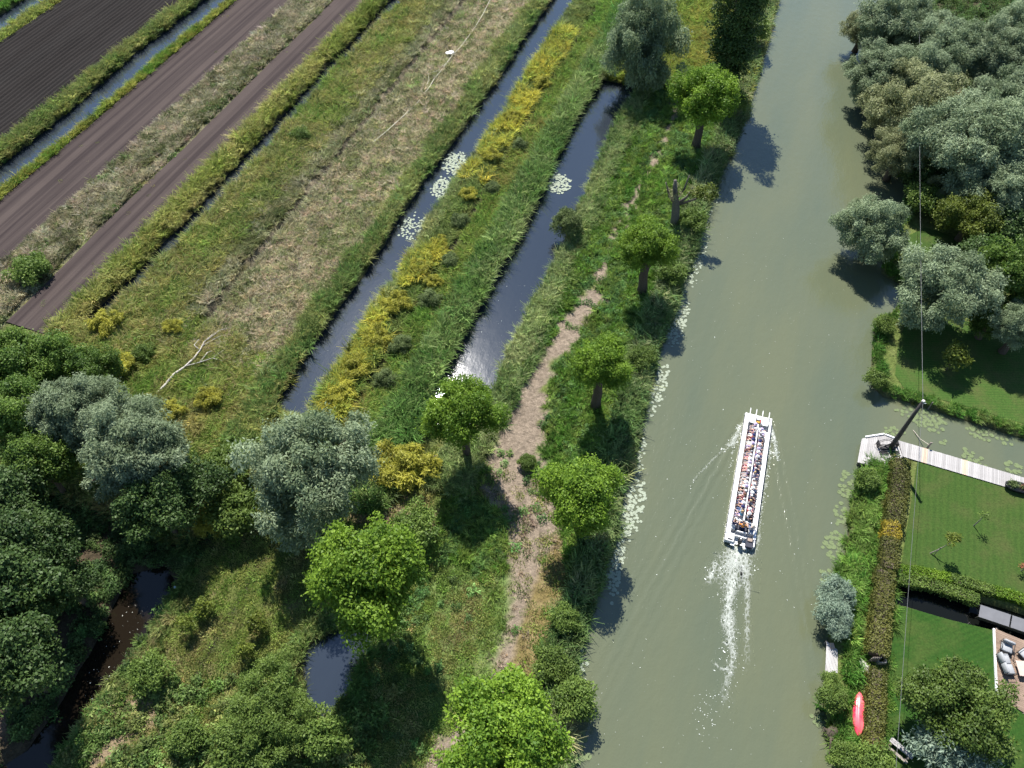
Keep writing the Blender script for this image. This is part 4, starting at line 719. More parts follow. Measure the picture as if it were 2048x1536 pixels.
def person_meshes(nm, seat, arm):
    """a figure facing +Y, pelvis at the origin; seat: legs bent as on a bench"""
    V = [(0, 0, 0), (0, .0, .16), (0, .02, .32), (0, .0, .46), (0, .01, .54), (0, .03, .63), (0, .03, .73)]; E = [(0, 1), (1, 2), (2, 3), (3, 4), (4, 5), (5, 6)]; Rr = [(.15, .12), (.14, .11), (.155, .115), (.12, .09), (.055, .055), (.085, .1), (.08, .09)]
    V.append((0, .135, .63)); E.append((5, 7)); Rr.append(.018)                    # nose
    body = dict(V=V, E=E, R=Rr); cl = {'shirt': ([], [], []), 'trousers': ([], [], [])}
    for sx in (-1, 1):
        b0 = len(V)
        if arm == 'lap': sh, el, wr, ha = (sx * .2, 0, .42), (sx * .25, .06, .16), (sx * .16, .26, .1), (sx * .12, .34, .1)
        elif arm == 'wide': sh, el, wr, ha = (sx * .2, 0, .42), (sx * .33, .1, .2), (sx * .3, .32, .2), (sx * .29, .41, .2)
        else: sh, el, wr, ha = (sx * .2, 0, .42), (sx * .26, -.02, .14), (sx * .27, .06, -.1), (sx * .27, .08, -.18)
        V += [sh, el, wr, ha]; E += [(3, b0), (b0, b0 + 1), (b0 + 1, b0 + 2), (b0 + 2, b0 + 3)]; Rr += [.065, .046, .03, .036]
        dh = Vector(ha) - Vector(wr); dh.normalize(); sd = Vector((sx, 0, 0))
        for j, (off, ln) in enumerate(((-.028, .07), (-.01, .085), (.01, .08), (.028, .06))):
            p = Vector(ha) + sd * off + dh * .03; q = p + dh * ln + Vector((0, 0, -.015)); k = len(V); V += [tuple(p), tuple(q)]; E += [(b0 + 3, k), (k, k + 1)]; Rr += [.009, .008]
        k = len(V); p = Vector(wr) - sd * .04 + dh * .03; q = p + dh * .05; V += [tuple(p), tuple(q)]; E += [(b0 + 2, k), (k, k + 1)]; Rr += [.011, .009]
        h0 = len(V)
        if seat: leg = [(sx * .1, .02, -.02), (sx * .12, .42, .02), (sx * .12, .46, -.4), (sx * .12, .6, -.43)]
        else: leg = [(sx * .1, 0, -.05), (sx * .11, .02, -.45), (sx * .11, -.02, -.86), (sx * .12, .13, -.9)]
        V += leg; E += [(0, h0), (h0, h0 + 1), (h0 + 1, h0 + 2), (h0 + 2, h0 + 3)]; Rr += [.095, .065, .042, .04]
    bodym = skin_mesh(nm + '_body', V, E, Rr, 0, M_SKIN)
    SV = [(0, 0, .04), (0, .0, .18), (0, .02, .33), (0, .0, .455)]; SE = [(0, 1), (1, 2), (2, 3)]; SR = [(.165, .135), (.155, .125), (.17, .13), (.13, .1)]
    for sx in (-1, 1):
        k = len(SV)
        elb = {'lap': (sx * .245, .05, .2), 'wide': (sx * .31, .08, .23), 'down': (sx * .25, -.015, .2)}[arm]; SV += [(sx * .2, 0, .42), elb]; SE += [(3, k), (k, k + 1)]; SR += [.078, .062]
    shirt = skin_mesh(nm + '_shirt', SV, SE, SR, 0, M_CLOTH[0])
    TV = [(0, 0, .03)]; TE = []; TR = [(.16, .13)]
    for sx in (-1, 1):
        k = len(TV)
        leg = [(sx * .1, .02, -.02), (sx * .12, .42, .02), (sx * .12, .455, -.3)] if seat else [(sx * .1, 0, -.05), (sx * .11, .02, -.45), (sx * .11, -.015, -.8)]
        TV += leg; TE += [(0, k), (k, k + 1), (k + 1, k + 2)]; TR += [.11, .08, .062]
    tro = skin_mesh(nm + '_trousers', TV, TE, TR, 0, M_CLOTH[0])
    bm = bmesh.new(); bmesh.ops.create_icosphere(bm, subdivisions=2, radius=1)
    for v_ in bm.verts:
        c = v_.co.copy()
        if c.z < -.1 and c.y > -.2: c = c * .6; c.z = max(c.z, -.1)
        v_.co = Vector((c.x * .108, c.y * .125 + .005, c.z * .12 + .7))
    hair = bpy.data.meshes.new(nm + '_hair'); bm.to_mesh(hair); bm.free(); hair.materials.append(M_CLOTH[0])
    for p in hair.polygons: p.use_smooth = True
    bm = bmesh.new()
    bmesh.ops.create_icosphere(bm, subdivisions=1, radius=.016)
    eye = bpy.data.meshes.new(nm + '_eye'); bm.to_mesh(eye); bm.free(); eye.materials.append(M_CLOTH[1])
    hat = MB(); pr = [(.18, .745), (.175, .75), (.12, .755), (.11, .82), (.06, .85)]; n_ = 12
    vs = [(r_ * math.cos(2 * math.pi * k / n_), .03 + r_ * math.sin(2 * math.pi * k / n_), z) for r_, z in pr for k in range(n_)]; fs = [(i * n_ + k, i * n_ + (k + 1) % n_, (i + 1) * n_ + (k + 1) % n_, (i + 1) * n_ + k) for i in range(len(pr) - 1) for k in range(n_)] + [tuple((len(pr) - 1) * n_ + k for k in range(n_))]
    hat.add(vs, fs); hatm = hat.mesh(nm + '_hat', M_CLOTH[0], True)
    return dict(body=bodym, shirt=shirt, trousers=tro, hair=hair, eye=eye, hat=hatm)
M_SKIN = plain('skin', (.58, .38, .3), .6, .3, .1, 4, .0)
CLOTHC = dict(white=(.75, .74, .72), navy=(.03, .035, .11), pink=(.62, .3, .32), red=(.5, .04, .05), blue=(.06, .13, .5), purple=(.1, .05, .2), grey=(.35, .35, .37), black=(.02, .02, .025), lilac=(.45, .38, .55), maroon=(.2, .04, .06), cream=(.65, .6, .5), teal=(.1, .3, .4), orange=(.65, .25, .04), khaki=(.33, .28, .18), brown=(.13, .07, .04), blond=(.5, .36, .18), denim=(.09, .13, .25))
MC = {k: plain('cloth_' + k, c, .85, .2, .12, 9, .1) for k, c in CLOTHC.items()}; M_CLOTH = [MC['white'], MC['black']]
PEOPLE = [person_meshes('lap_sitter', True, 'lap'), person_meshes('wide_sitter', True, 'wide')]; HELM = person_meshes('helm', True, 'wide')
def objmat(o, mat): o.material_slots[0].link = 'OBJECT'; o.material_slots[0].material = mat
def person(label, kit, loc, rz, shirt, trousers, hair, hat=None, group=None, scl=1.0):
    b_ = link('person', kit['body'], None, loc); b_.rotation_euler = (0, 0, rz); b_.scale = (scl,) * 3; tag(b_, label, 'person', group)
    for nm, mt in (('shirt', shirt), ('trousers', trousers), ('hair', hair)): objmat(link(nm, kit[nm], b_), MC[mt])
    for sx in (-1, 1): link('eye', kit['eye'], b_, (sx * .035, .118, .665))
    if hat: objmat(link('hat', kit['hat'], b_), MC[hat])
    return b_
bm_ = Matrix.Translation((bc.x, bc.y, 0)) @ Matrix.Rotation(brz, 4, 'Z'); pr_ = random.Random(5)
shirts = ['white'] * 12 + ['navy', 'navy', 'pink', 'pink', 'pink', 'red', 'blue', 'purple', 'purple', 'grey', 'lilac', 'lilac', 'maroon', 'maroon', 'cream', 'teal', 'black']; trs = ['white', 'white', 'white', 'navy', 'black', 'grey', 'maroon', 'pink', 'lilac', 'denim', 'denim']; hrs = ['brown', 'black', 'blond', 'grey', 'grey', 'white', 'white']
y0, y1 = hl - 1.75, -hl + 2.55; NP = 23
for side, nm in ((-1, 'left'), (1, 'right')):
    for i in range(NP):
        yy = y0 + (y1 - y0) * i / (NP - 1) + pr_.uniform(-.05, .05)
        if (side, i) in ((1, 0), (1, 13)): continue
        s_ = pr_.choice(shirts); t_ = pr_.choice(trs); h_ = pr_.choice(hrs); hat = pr_.choice([None, None, None, 'white', 'white', 'lilac', 'navy'])
        if side == 1 and i == 11: s_ = 'blue'
        if side == 1 and i == 15: s_ = 'red'
        p = bm_ @ Vector((side * .27, yy, .71))
        person('passenger in %s top on the %s side of the tour boat, %s from the bow' % (s_, nm, ORD[i]), PEOPLE[pr_.random() < .35], p, brz - side * math.pi / 2 + pr_.uniform(-.22, .22), s_, t_, h_, hat, 'passengers sitting on the tour boat', pr_.uniform(.9, 1.0))
person('helmsman in orange top sitting at the stern of the tour boat', HELM, bm_ @ Vector((0, -hl + 1.42, .74)), brz, 'orange', 'navy', 'brown', None, 'crew at the stern of the tour boat')
person('person in navy top sitting at the left stern of the tour boat', PEOPLE[0], bm_ @ Vector((-.72, -hl + 1.5, .68)), brz - .4, 'navy', 'white', 'brown', None, 'crew at the stern of the tour boat')
person('person in grey top sitting at the right stern of the tour boat', PEOPLE[1], bm_ @ Vector((.78, -hl + 1.45, .68)), brz + .3, 'grey', 'denim', 'blond', 'cream', 'crew at the stern of the tour boat')
MB().box((-.72, -hl + 1.4, .39), (.42, .5, .36)).build('stern_seat', M_WGREY, boat, bevel=.02); MB().box((.78, -hl + 1.35, .39), (.42, .5, .36)).build('stern_seat', M_WGREY, boat, bevel=.02)

# ------------------------------------------------------------------ wake: foam flecks lying on the water
m, n, out = newmat('foam'); bsdf(n, out, mixc(n, noise(n, coords(n), 20, 3), (.36, .4, .35), (.72, .74, .7)), .7, .3); M_FOAM = m
fr = np.random.default_rng(12)
def flecks(name, label, pts, rad, z=.012):
    k = len(pts); n_ = 6; a = np.linspace(0, 2 * np.pi, n_, endpoint=False)[None] + fr.uniform(0, 1, (k, 1)); rr = rad[:, None] * fr.uniform(.45, 1.2, (k, n_)); st_ = fr.uniform(.5, 1.9, (k, 1)); th = fr.uniform(0, np.pi, (k, 1))
    ex, ey = np.cos(a) * rr * st_, np.sin(a) * rr / st_; X = pts[:, :1] + ex * np.cos(th) - ey * np.sin(th); Y = pts[:, 1:2] + ex * np.sin(th) + ey * np.cos(th)
    Zt = np.full_like(X, 1.0) * (z + fr.uniform(0, .03, (k, 1))); top = np.stack([X, Y, Zt], -1); cen = np.stack([pts[:, 0], pts[:, 1], Zt[:, 0] + rad * .25], -1)[:, None]
    vv = np.concatenate([cen, top], 1).reshape(-1, 3); b0 = (np.arange(k) * (n_ + 1))[:, None, None]; tri = np.array([(0, 1 + j, 1 + (j + 1) % n_) for j in range(n_)])[None]; ff = (b0 + tri).reshape(-1, 3)
    return tag(link(name, npmesh(name, vv, ff, M_FOAM, True)), label, 'foam', kind='stuff')
def band(ctrl, k):
    """points along a surveyed centre line, ctrl = (u, v, half width px, weight)"""
    c = np.array(ctrl, float); seg = fr.choice(len(c) - 1, k, p=(c[:-1, 3] + c[1:, 3]) / (c[:-1, 3] + c[1:, 3]).sum()); f = fr.random(k)[:, None]; q = c[seg] * (1 - f) + c[seg + 1] * f
    o_ = np.clip(fr.normal(size=k) * .55, -1.3, 1.3); u = q[:, 0] + o_ * q[:, 2]; v_ = q[:, 1] + fr.normal(size=k) * 2
    g_ = [G(a_, b_, 0) for a_, b_ in zip(u, v_)]; return np.array([(p.x, p.y) for p in g_])
WAKE = [[(1478, 1094, 24, 1.0), (1474, 1118, 34, .95), (1464, 1145, 40, .75), (1456, 1168, 44, .3), (1452, 1185, 44, 0)],
        [(1472, 1120, 14, .7), (1463, 1165, 13, .9), (1458, 1200, 11, .9), (1456, 1240, 13, .85), (1461, 1275, 12, .7), (1467, 1305, 8, .6), (1466, 1330, 8, .45), (1456, 1352, 10, .3), (1453, 1385, 14, .22), (1450, 1425, 16, 0)],
        [(1432, 1125, 8, .5), (1421, 1150, 8, .75), (1415, 1172, 7, 0)], [(1490, 1130, 8, .6), (1494, 1180, 6, .6), (1495, 1230, 6, .5), (1493, 1290, 9, .28), (1496, 1350, 10, 0)],
        [(1467, 1272, 3, .6), (1454, 1289, 3, .7), (1444, 1282, 3, .3)], [(1465, 1322, 3, .6), (1453, 1339, 4, .75), (1438, 1336, 3, .55), (1424, 1320, 3, .2)],
        [(1484, 845, 3, .5), (1475, 868, 7, .65), (1466, 885, 7, .4), (1440, 905, 2.5, .35), (1395, 950, 2.5, .25), (1378, 975, 2.5, 0)], [(1541, 848, 3, .7), (1549, 880, 4, .85), (1552, 902, 4, .55), (1557, 928, 3, 0)], [(1540, 862, 6, .6), (1536, 920, 6, .35), (1528, 980, 5, .3), (1520, 1040, 4, .3), (1514, 1090, 6, .45), (1508, 1120, 8, 0)]]
m, n, out = newmat('lacy_foam'); wd = N(n, 'ShaderNodeAttribute', attribute_name='froth', attribute_type='GEOMETRY').outputs['Fac']
vv_ = coords(n, (1, .55, 1), ANG); warp = N(n, 'ShaderNodeTexNoise', {'Vector': vv_, 'Scale': 3.0, 'Detail': 3}); wv = N(n, 'ShaderNodeVectorMath', {0: vv_, 1: N(n, 'ShaderNodeVectorMath', {0: warp.outputs['Color'], 'Scale': .35}, operation='SCALE').outputs[0]}, operation='ADD').outputs[0]
vo = N(n, 'ShaderNodeTexVoronoi', {'Vector': wv, 'Scale': 4.2}, feature='DISTANCE_TO_EDGE').outputs['Distance']; lace = N(n, 'ShaderNodeMapRange', {'Value': vo, 'From Min': 0, 'From Max': .28, 'To Min': .62, 'To Max': .0}).outputs[0]
nf = N(n, 'ShaderNodeTexNoise', {'Vector': vv_, 'Scale': 6, 'Detail': 6, 'Roughness': .7}).outputs[0]; nb_ = N(n, 'ShaderNodeTexNoise', {'Vector': vv_, 'Scale': 1.3, 'Detail': 3}).outputs[0]
sm = N(n, 'ShaderNodeMath', {0: N(n, 'ShaderNodeMath', {0: lace, 1: nf}, operation='ADD').outputs[0], 1: N(n, 'ShaderNodeMath', {0: nb_, 1: wd}, operation='ADD').outputs[0]}, operation='ADD').outputs[0]
al = N(n, 'ShaderNodeMapRange', {'Value': sm, 'From Min': 1.5, 'From Max': 2.45, 'To Min': 0, 'To Max': .8}).outputs[0]; al = N(n, 'ShaderNodeMath', {0: al, 1: N(n, 'ShaderNodeMapRange', {'Value': wd, 'From Min': 0, 'From Max': .18}).outputs[0]}, operation='MULTIPLY').outputs[0]
b_ = N(n, 'ShaderNodeBsdfPrincipled', {'Base Color': (.44, .47, .42, 1), 'Roughness': .7, 'Alpha': al}); n.links.new(b_.outputs[0], out.inputs[0]); M_LACE = m
for k, ctrl in enumerate(WAKE):
    c = np.array(ctrl, float); tt_ = np.linspace(0, len(c) - 1, 8 * (len(c) - 1) + 1); cc_ = np.stack([np.interp(tt_, np.arange(len(c)), c[:, j]) for j in range(4)], 1); V = []; A = []; nl = 13
    for i, (u, v, hw_, wt) in enumerate(cc_):
        d = cc_[min(i + 1, len(cc_) - 1), :2] - cc_[max(i - 1, 0), :2]; d /= np.hypot(*d); lat = np.array([-d[1], d[0]])
        for j in range(nl):
            o_ = (j / (nl - 1) * 2 - 1) * 1.5; q = G(u + lat[0] * o_ * hw_, v + lat[1] * o_ * hw_, .012 + .004 * k); V.append(tuple(q)); A.append(wt * math.exp(-(o_ * 1.25) ** 2) if 0 < j < nl - 1 else 0)
    Fc = [(i * nl + j, i * nl + j + 1, (i + 1) * nl + j + 1, (i + 1) * nl + j) for i in range(len(cc_) - 1) for j in range(nl - 1)]
    lab = ['churned white foam directly behind the tour boat motors', 'long central foam trail behind the tour boat', 'foam curl left of the tour boat wake', 'thin foam line right of the tour boat wake', 'small foam loop across the middle of the wake', 'larger foam loop at the end of the wake', 'bow wave foam fanning out on the left of the tour boat', 'bow wave foam line on the right of the tour boat', 'foam running along the right side of the tour boat'][k]
    tag(link('wake_foam', npmesh('wake_foam', V, Fc, M_LACE, True, [('froth', 'FLOAT', A)])), lab, 'foam', kind='stuff')
w_ = np.concatenate([band([(1472, 1098, 30, 3), (1462, 1145, 46, 3), (1458, 1200, 22, 2), (1460, 1280, 20, 1.5), (1456, 1350, 24, .6), (1450, 1420, 30, .2)], 420), band([(1430, 1380, 30, 1), (1410, 1430, 30, 1), (1400, 1480, 30, .5)], 60)])
flecks('wake_flecks', 'small loose foam flecks scattered over the tour boat wake', w_, np.exp(fr.normal(size=len(w_)) * .5) * .026)
w2 = np.concatenate([band([(1480, 850, 4, 1.5), (1474, 868, 8, 2), (1466, 885, 9, 1), (1440, 905, 3, .6), (1395, 950, 3, .5), (1378, 975, 3, .2)], 110), band([(1476, 870, 10, 1), (1466, 905, 5, .6), (1455, 960, 5, .3), (1448, 1060, 4, .4)], 70), band([(1540, 850, 3, 1.4), (1549, 880, 4, 2), (1552, 900, 5, 1.2), (1556, 925, 4, .8)], 120), band([(1538, 870, 8, 2), (1536, 920, 8, 1), (1528, 980, 7, .7), (1520, 1040, 6, .6), (1515, 1090, 8, .8)], 190)])
flecks('bow_wave_foam', 'broken white foam along both sides of the tour boat', w2, np.exp(fr.normal(size=len(w2)) * .5) * .03)
k = 420; sp = np.array([xy(a_, b_) for a_, b_ in zip(fr.uniform(10, 75, k), fr.uniform(-2, 15, k))]); sp = sp[wet(sp[:, 0], sp[:, 1]) > .6]
flecks('drifting_specks', 'tiny pale specks drifting on the river surface', sp, np.exp(fr.normal(size=len(sp)) * .35) * .02)
sp = np.concatenate([np.array(P2([(fr.uniform(170, 310), fr.uniform(1200, 1460)) for _ in range(160)])), np.array(P2([(fr.uniform(560, 760), fr.uniform(560, 820)) for _ in range(60)])), np.array(P2([(fr.uniform(930, 1060), fr.uniform(560, 740)) for _ in range(60)]))]); sp = sp[wet(sp[:, 0], sp[:, 1]) > .3]
flecks('drifting_specks', 'tiny pale specks on the dark ditches and stream', sp, np.exp(fr.normal(size=len(sp)) * .35) * .022)

# ------------------------------------------------------------------ lily pads
M_PAD = plain('lily_pad_green', (.15, .19, .09), .75, .15, .3, 3, .1); M_PADW = plain('pale_lily_pad', (.3, .34, .26), .8, .12, .15, 3, .1)
def pad_mesh(seed, mat):
    r_ = random.Random(seed); n_ = 13; vs = [(0, 0, .012)]
    for k in range(n_):
        a = .18 + (2 * math.pi - .36) * k / (n_ - 1); q = 1 + r_.uniform(-.06, .06); vs.append((math.cos(a) * q, math.sin(a) * q, .004 + r_.uniform(0, .05)))
    me = bpy.data.meshes.new('lily_pad'); me.from_pydata(vs, [], [(0, k, k + 1) for k in range(1, n_)]); me.materials.append(mat); me.update()
    for p in me.polygons: p.use_smooth = True
    return me
PADS = [pad_mesh(i, M_PAD) for i in range(3)]; PADSW = [pad_mesh(9 + i, M_PADW) for i in range(3)]
pc = [  # u, v, half size px along, across, angle, count, pad radius m, pale?, individual?, label
 (1935, 0, 0, 0, 0, 0, 0, 0, 0, ''),
 (1855, 838, 30, 20, .5, 75, .23, 0, 1, 'green lily pad in the dense patch behind the pole'), (1810, 822, 25, 9, .35, 14, .2, 0, 1, 'green lily pad between the pole patch and the far bank corner'), (1962, 868, 34, 9, .35, 26, .23, 0, 1, 'green lily pad in the patch below the far bank hedge'), (2012, 884, 14, 8, .4, 8, .24, 0, 1, 'green lily pad at the right end below the far bank'), (1948, 918, 28, 10, .5, 26, .22, 0, 1, 'green lily pad in the patch beside the middle of the jetty'), (2024, 934, 20, 11, .4, 18, .24, 0, 1, 'green lily pad in the patch beside the far end of the jetty'), (1785, 862, 20, 7, .2, 12, .2, 0, 1, 'green lily pad at the tip of the jetty platform'), (1887, 884, 7, 4, 0, 5, .18, 0, 1, 'green lily pad in the small group off the jetty'),
 (1690, 970, 12, 26, 0, 24, .22, 0, 1, 'green lily pad along the bank below the jetty platform'), (1682, 1030, 10, 22, 0, 16, .2, 0, 1, 'green lily pad between the bank bushes and the dense bank patch'), (1670, 1090, 22, 26, 0, 62, .24, 0, 1, 'pale green lily pad in the dense patch on the garden bank'), (1655, 1150, 14, 20, 0, 14, .22, 0, 1, 'green lily pad above the grey blue bank bushes'), (1630, 1440, 10, 12, 0, 8, .2, 0, 1, 'green lily pad off the bank beside the kayak'),
 (1150, 1500, 22, 40, 0, 60, .25, 0, 1, 'green lily pad in the patch at the bottom edge of the left bank'), (1162, 1345, 10, 50, 0, 16, .17, 1, 1, 'pale lily pad below the brown strip bank'),
 (1266, 1020, 18, 54, .25, 46, .17, 1, 0, 'a'), (1234, 1135, 11, 60, .2, 44, .16, 1, 0, 'a'), (1280, 915, 8, 40, .15, 14, .15, 1, 0, 'a'), (1318, 775, 12, 46, .3, 36, .15, 1, 0, 'a'), (1356, 640, 16, 46, .3, 62, .15, 1, 0, 'a'), (1398, 520, 9, 50, .3, 24, .13, 1, 0, 'a'), (1424, 400, 9, 34, .3, 14, .12, 1, 0, 'a'),
 (910, 328, 22, 18, -.8, 130, .17, 1, 0, 'b'), (886, 378, 20, 20, -.8, 110, .17, 1, 0, 'b'), (825, 455, 26, 22, -.8, 60, .15, 1, 0, 'b'), (1116, 367, 20, 17, 0, 120, .17, 1, 0, 'c'), (250, 90, 30, 4, -.7, 10, .2, 1, 0, 'd'), (190, 165, 70, 5, -.75, 34, .16, 0, 0, 'd'), (80, 255, 60, 5, -.65, 12, .16, 1, 0, 'd')]
stuff = {}
for u, v, a, b_, an, cnt, pr0, pale, ind, lab in pc:
    got = []
    for i in range(int(cnt * (2.6 if lab == 'a' else 1.7))):
        q = fr.uniform(0, 2 * np.pi); rr = math.sqrt(fr.random()) if fr.random() < .85 else fr.uniform(.9, 1.3); du, dv = math.cos(q) * rr * a, math.sin(q) * rr * b_; p = G(u + du * math.cos(an) - dv * math.sin(an), v + du * math.sin(an) + dv * math.cos(an), .015)
        if wet(np.array([p.x]), np.array([p.y]))[0] < .1: continue
        sc_ = pr0 * fr.uniform(.65, 1.1)
        if any((p.x - a_) ** 2 + (p.y - b2) ** 2 < ((.72 if ind else .5) * (sc_ + c_)) ** 2 for a_, b2, c_ in got): continue
        got.append((p.x, p.y, sc_)); rot = fr.uniform(0, 6.28); z = .012 + .004 * (i % 6)
        if ind:
            o = link('lily_pad', (PADSW if pale else PADS)[i % 3], None, (p.x, p.y, z)); o.rotation_euler = (0, 0, rot); o.scale = (sc_, sc_, .3); tag(o, lab, 'lily pad', lab.replace('lily pad', 'lily pads', 1))
        else: stuff.setdefault((lab, pale), []).append((p.x, p.y, z, rot, sc_, i % 3))
LBL = {'a': 'scattered pale lily pads along the left bank of the river', 'b': 'white patches of water lilies in the long ditch', 'c': 'white round patch of water lilies in the wide blue ditch', 'd': 'small yellowish lily pads in the blue ditch between fields'}
for (lab, pale), lst in stuff.items():
    V = []; Fc = []
    for x, y, z, rot, sc_, j in lst:
        me = (PADSW if pale else PADS)[j]; b0 = len(V); ca, sa = math.cos(rot) * sc_, math.sin(rot) * sc_
        V += [(x + c.co.x * ca - c.co.y * sa, y + c.co.x * sa + c.co.y * ca, z + c.co.z * .3) for c in me.vertices]; Fc += [tuple(b0 + i for i in p.vertices) for p in me.polygons]
    tag(link('lily_pads', npmesh('lily_pads', V, Fc, M_PADW if pale else M_PAD, True)), LBL[lab] + ('' if pale or lab != 'd' else ', green ones'), 'lily pads', kind='stuff')

# ------------------------------------------------------------------ jetty
def clip(poly, nrm, c):
    out_ = []; n_ = len(poly)
    for i in range(n_):
        a, b_ = poly[i], poly[(i + 1) % n_]; da = a[0] * nrm[0] + a[1] * nrm[1] - c; db = b_[0] * nrm[0] + b_[1] * nrm[1] - c
        if da >= 0: out_.append(a)
        if (da >= 0) != (db >= 0): f = da / (da - db); out_.append((a[0] + (b_[0] - a[0]) * f, a[1] + (b_[1] - a[1]) * f))
    return out_
def planks(parent, origin, poly, axis, pitch, gap, z0, z1, mats, name='plank'):
    """boards cut from a convex outline; axis is the direction in which the boards follow one another"""
    ax = Vector(axis).normalized(); c = [p[0] * ax.x + p[1] * ax.y for p in poly]; k = 0; t = min(c); r_ = random.Random(int(abs(t) * 100))
    while t < max(c) - .03:
        q = clip(clip(poly, (ax.x, ax.y), t + gap / 2), (-ax.x, -ax.y), -(t + pitch - gap / 2))
        if len(q) >= 3:
            mx = sum(p[0] for p in q) / len(q); my = sum(p[1] for p in q) / len(q); ca, sa = ax.x, ax.y; dz = r_.uniform(-.006, .006)
            loc = [((p[0] - mx) * ca + (p[1] - my) * sa, -(p[0] - mx) * sa + (p[1] - my) * ca) for p in q]
            o = MB().prism(loc, z0 + dz, z1 + dz).build(name, mats(k), parent, loc=(mx - origin[0], my - origin[1], 0)); o.rotation_euler = (0, 0, math.atan2(sa, ca))
        t += pitch; k += 1
M_DECK = wood('silvered_deck_board', (.32, .31, .3), (.47, .45, .44), axis=1); M_DECKN = wood('new_tan_board', (.5, .36, .27), (.62, .47, .36), axis=1)
zj = .62
wa, wb = G(1795, 880, zj), G(2048, 955, zj); jax = (wb - wa).normalized(); wend = wa + jax * 24; nb, ne = G(1806, 913, zj), G(2040, 982, zj); nend = nb + (ne - nb).normalized() * 24
PLAT = [tuple(G(u, v, zj)[:2]) for u, v in [(1715, 924), (1724, 877), (1769, 869), (1792, 879), (1806, 913), (1780, 943)]]
WALK = [tuple(p[:2]) for p in (wa + jax * .02, wend, nend, nb + jax * .02)]
jo = (wa.x, wa.y); je = empty('jetty', (wa.x, wa.y, 0)); tag(je, 'pale plank jetty with angled platform running along the garden canal', 'jetty')
planks(je, jo, PLAT, jax, .155, .014, zj - .05, zj, lambda k: M_DECK)
planks(je, jo, WALK, jax, .155, .014, zj - .05, zj, lambda k: M_DECKN if k in (14, 15, 16, 36, 37, 38) else M_DECK)
M_POST = wood('grey_timber', (.2, .17, .14), (.33, .29, .25), axis=2)
for u, v in [(1719, 922), (1727, 880), (1770, 873), (1790, 881), (1850, 899), (1910, 918), (1975, 937), (2040, 957)]:
    p = G(u, v, zj); MB().tube([(0, 0, -.9), (0, 0, zj - .055)], .09, 8).build('pile', M_POST, je, loc=(p.x - jo[0], p.y - jo[1], 0))
for a, b_ in (((1731, 873), (1750, 870)), ((1751, 870), (1769, 867)), ((1771, 868), (1791, 876))):
    p, q = G(*a, zj + .1), G(*b_, zj + .1); d = q - p; MB().box((0, 0, zj + .06), (d.length, .16, .11)).build('edge_log', M_WHITE, je, bevel=.02, loc=((p.x + q.x) / 2 - jo[0], (p.y + q.y) / 2 - jo[1], 0)).rotation_euler = (0, 0, math.atan2(d.y, d.x))
for p, q in ((nb, nend), (wa, wend)):
    d = q - p; c = (p + q) / 2; s_ = -1 if p is nb else 1; o = MB().box((0, s_ * -.06, zj - .13), (d.length, .06, .15)).build('beam', M_POST, je, loc=(c.x - jo[0], c.y - jo[1], 0)); o.rotation_euler = (0, 0, math.atan2(d.y, d.x))
p = G(1857, 893, zj); e = empty('mooring_post', (p.x, p.y, zj)); tag(e, 'short wooden mooring post on the canal side of the jetty', 'post'); MB().tube([(0, 0, -1.1), (0, 0, .55)], .08, 8).build('post', M_POST, e); MB().box((0, 0, .6), (.24, .12, .1)).build('cap', M_POST, e, bevel=.02)
p2 = G(1826, 860, 0.02); tag(MB().tube([(p.x - .1, p.y, zj + .3), ((p.x + p2.x) / 2, (p.y + p2.y) / 2, .2), (p2.x, p2.y, .02)], .035, 5).build('mooring_rope', plain('pale_rope', (.45, .4, .33), .9)), 'pale rope from the mooring post down to the canal', 'rope')
p = G(1858, 815, .3); tag(MB().tube([(p.x, p.y, -.3), (p.x + .1, p.y + .1, 1.0)], [.07, .05], 7).build('mooring_stake', M_POST), 'leaning wooden stake on the far bank beside the dense lily patch', 'post')

# ------------------------------------------------------------------ pole, frame at its foot, overhead cables
pb = G(1780, 897, zj); pe = empty('utility_pole', (pb.x, pb.y, zj)); tag(pe, 'dark wooden pole on the jetty platform holding overhead cables', 'pole')
M_TAR = wood('tarred_pole', (.045, .04, .04), (.085, .075, .07), axis=2, rough=.6)
MB().tube([(0, 0, 0), (.0, 0, 2), (0, 0, 4.5), (0, 0, 7.2)], [.23, .21, .17, .13], 12).build('pole_shaft', M_TAR, pe, True); MB().tube([(0, 0, 7.2), (0, 0, 7.3)], [.15, .12], 10).build('pole_cap', plain('pale_cap', (.6, .58, .53)), pe)
MB().tube([(.0, -.1, 7.05), (.28, -.12, 7.05)], .03, 6).build('insulator', M_WHITE, pe)
M_IRON = plain('black_iron', (.025, .023, .024), .5, .5, .3, 8, .2)
MB().box((-.25, .05, .14), (1.3, .5, .22)).build('foot_beam', M_IRON, pe, bevel=.03); MB().tube([(.0, .0, .9), (-.55, .1, .3), (-1.0, .05, .12)], .07, 6).build('foot_brace', M_IRON, pe); MB().tube([(.0, .0, .9), (.45, .25, .3), (.6, .3, .1)], .07, 6).build('foot_brace', M_IRON, pe)
for dx in (-.75, .3):
    fb = MB(); fb.box((dx, -.35, .1), (.75, .05, .1)); fb.box((dx, -.6, .1), (.75, .05, .1))
    for k in range(8): fb.box((dx - .33 + k * .095, -.475, .1), (.03, .22, .06))
    fb.build('foot_grating', M_IRON, pe)
fb = MB(); fb.box((-1.1, .3, .3), (.08, .5, .6)); fb.box((.62, .3, .3), (.08, .5, .6)); fb.build('foot_side', M_IRON, pe)
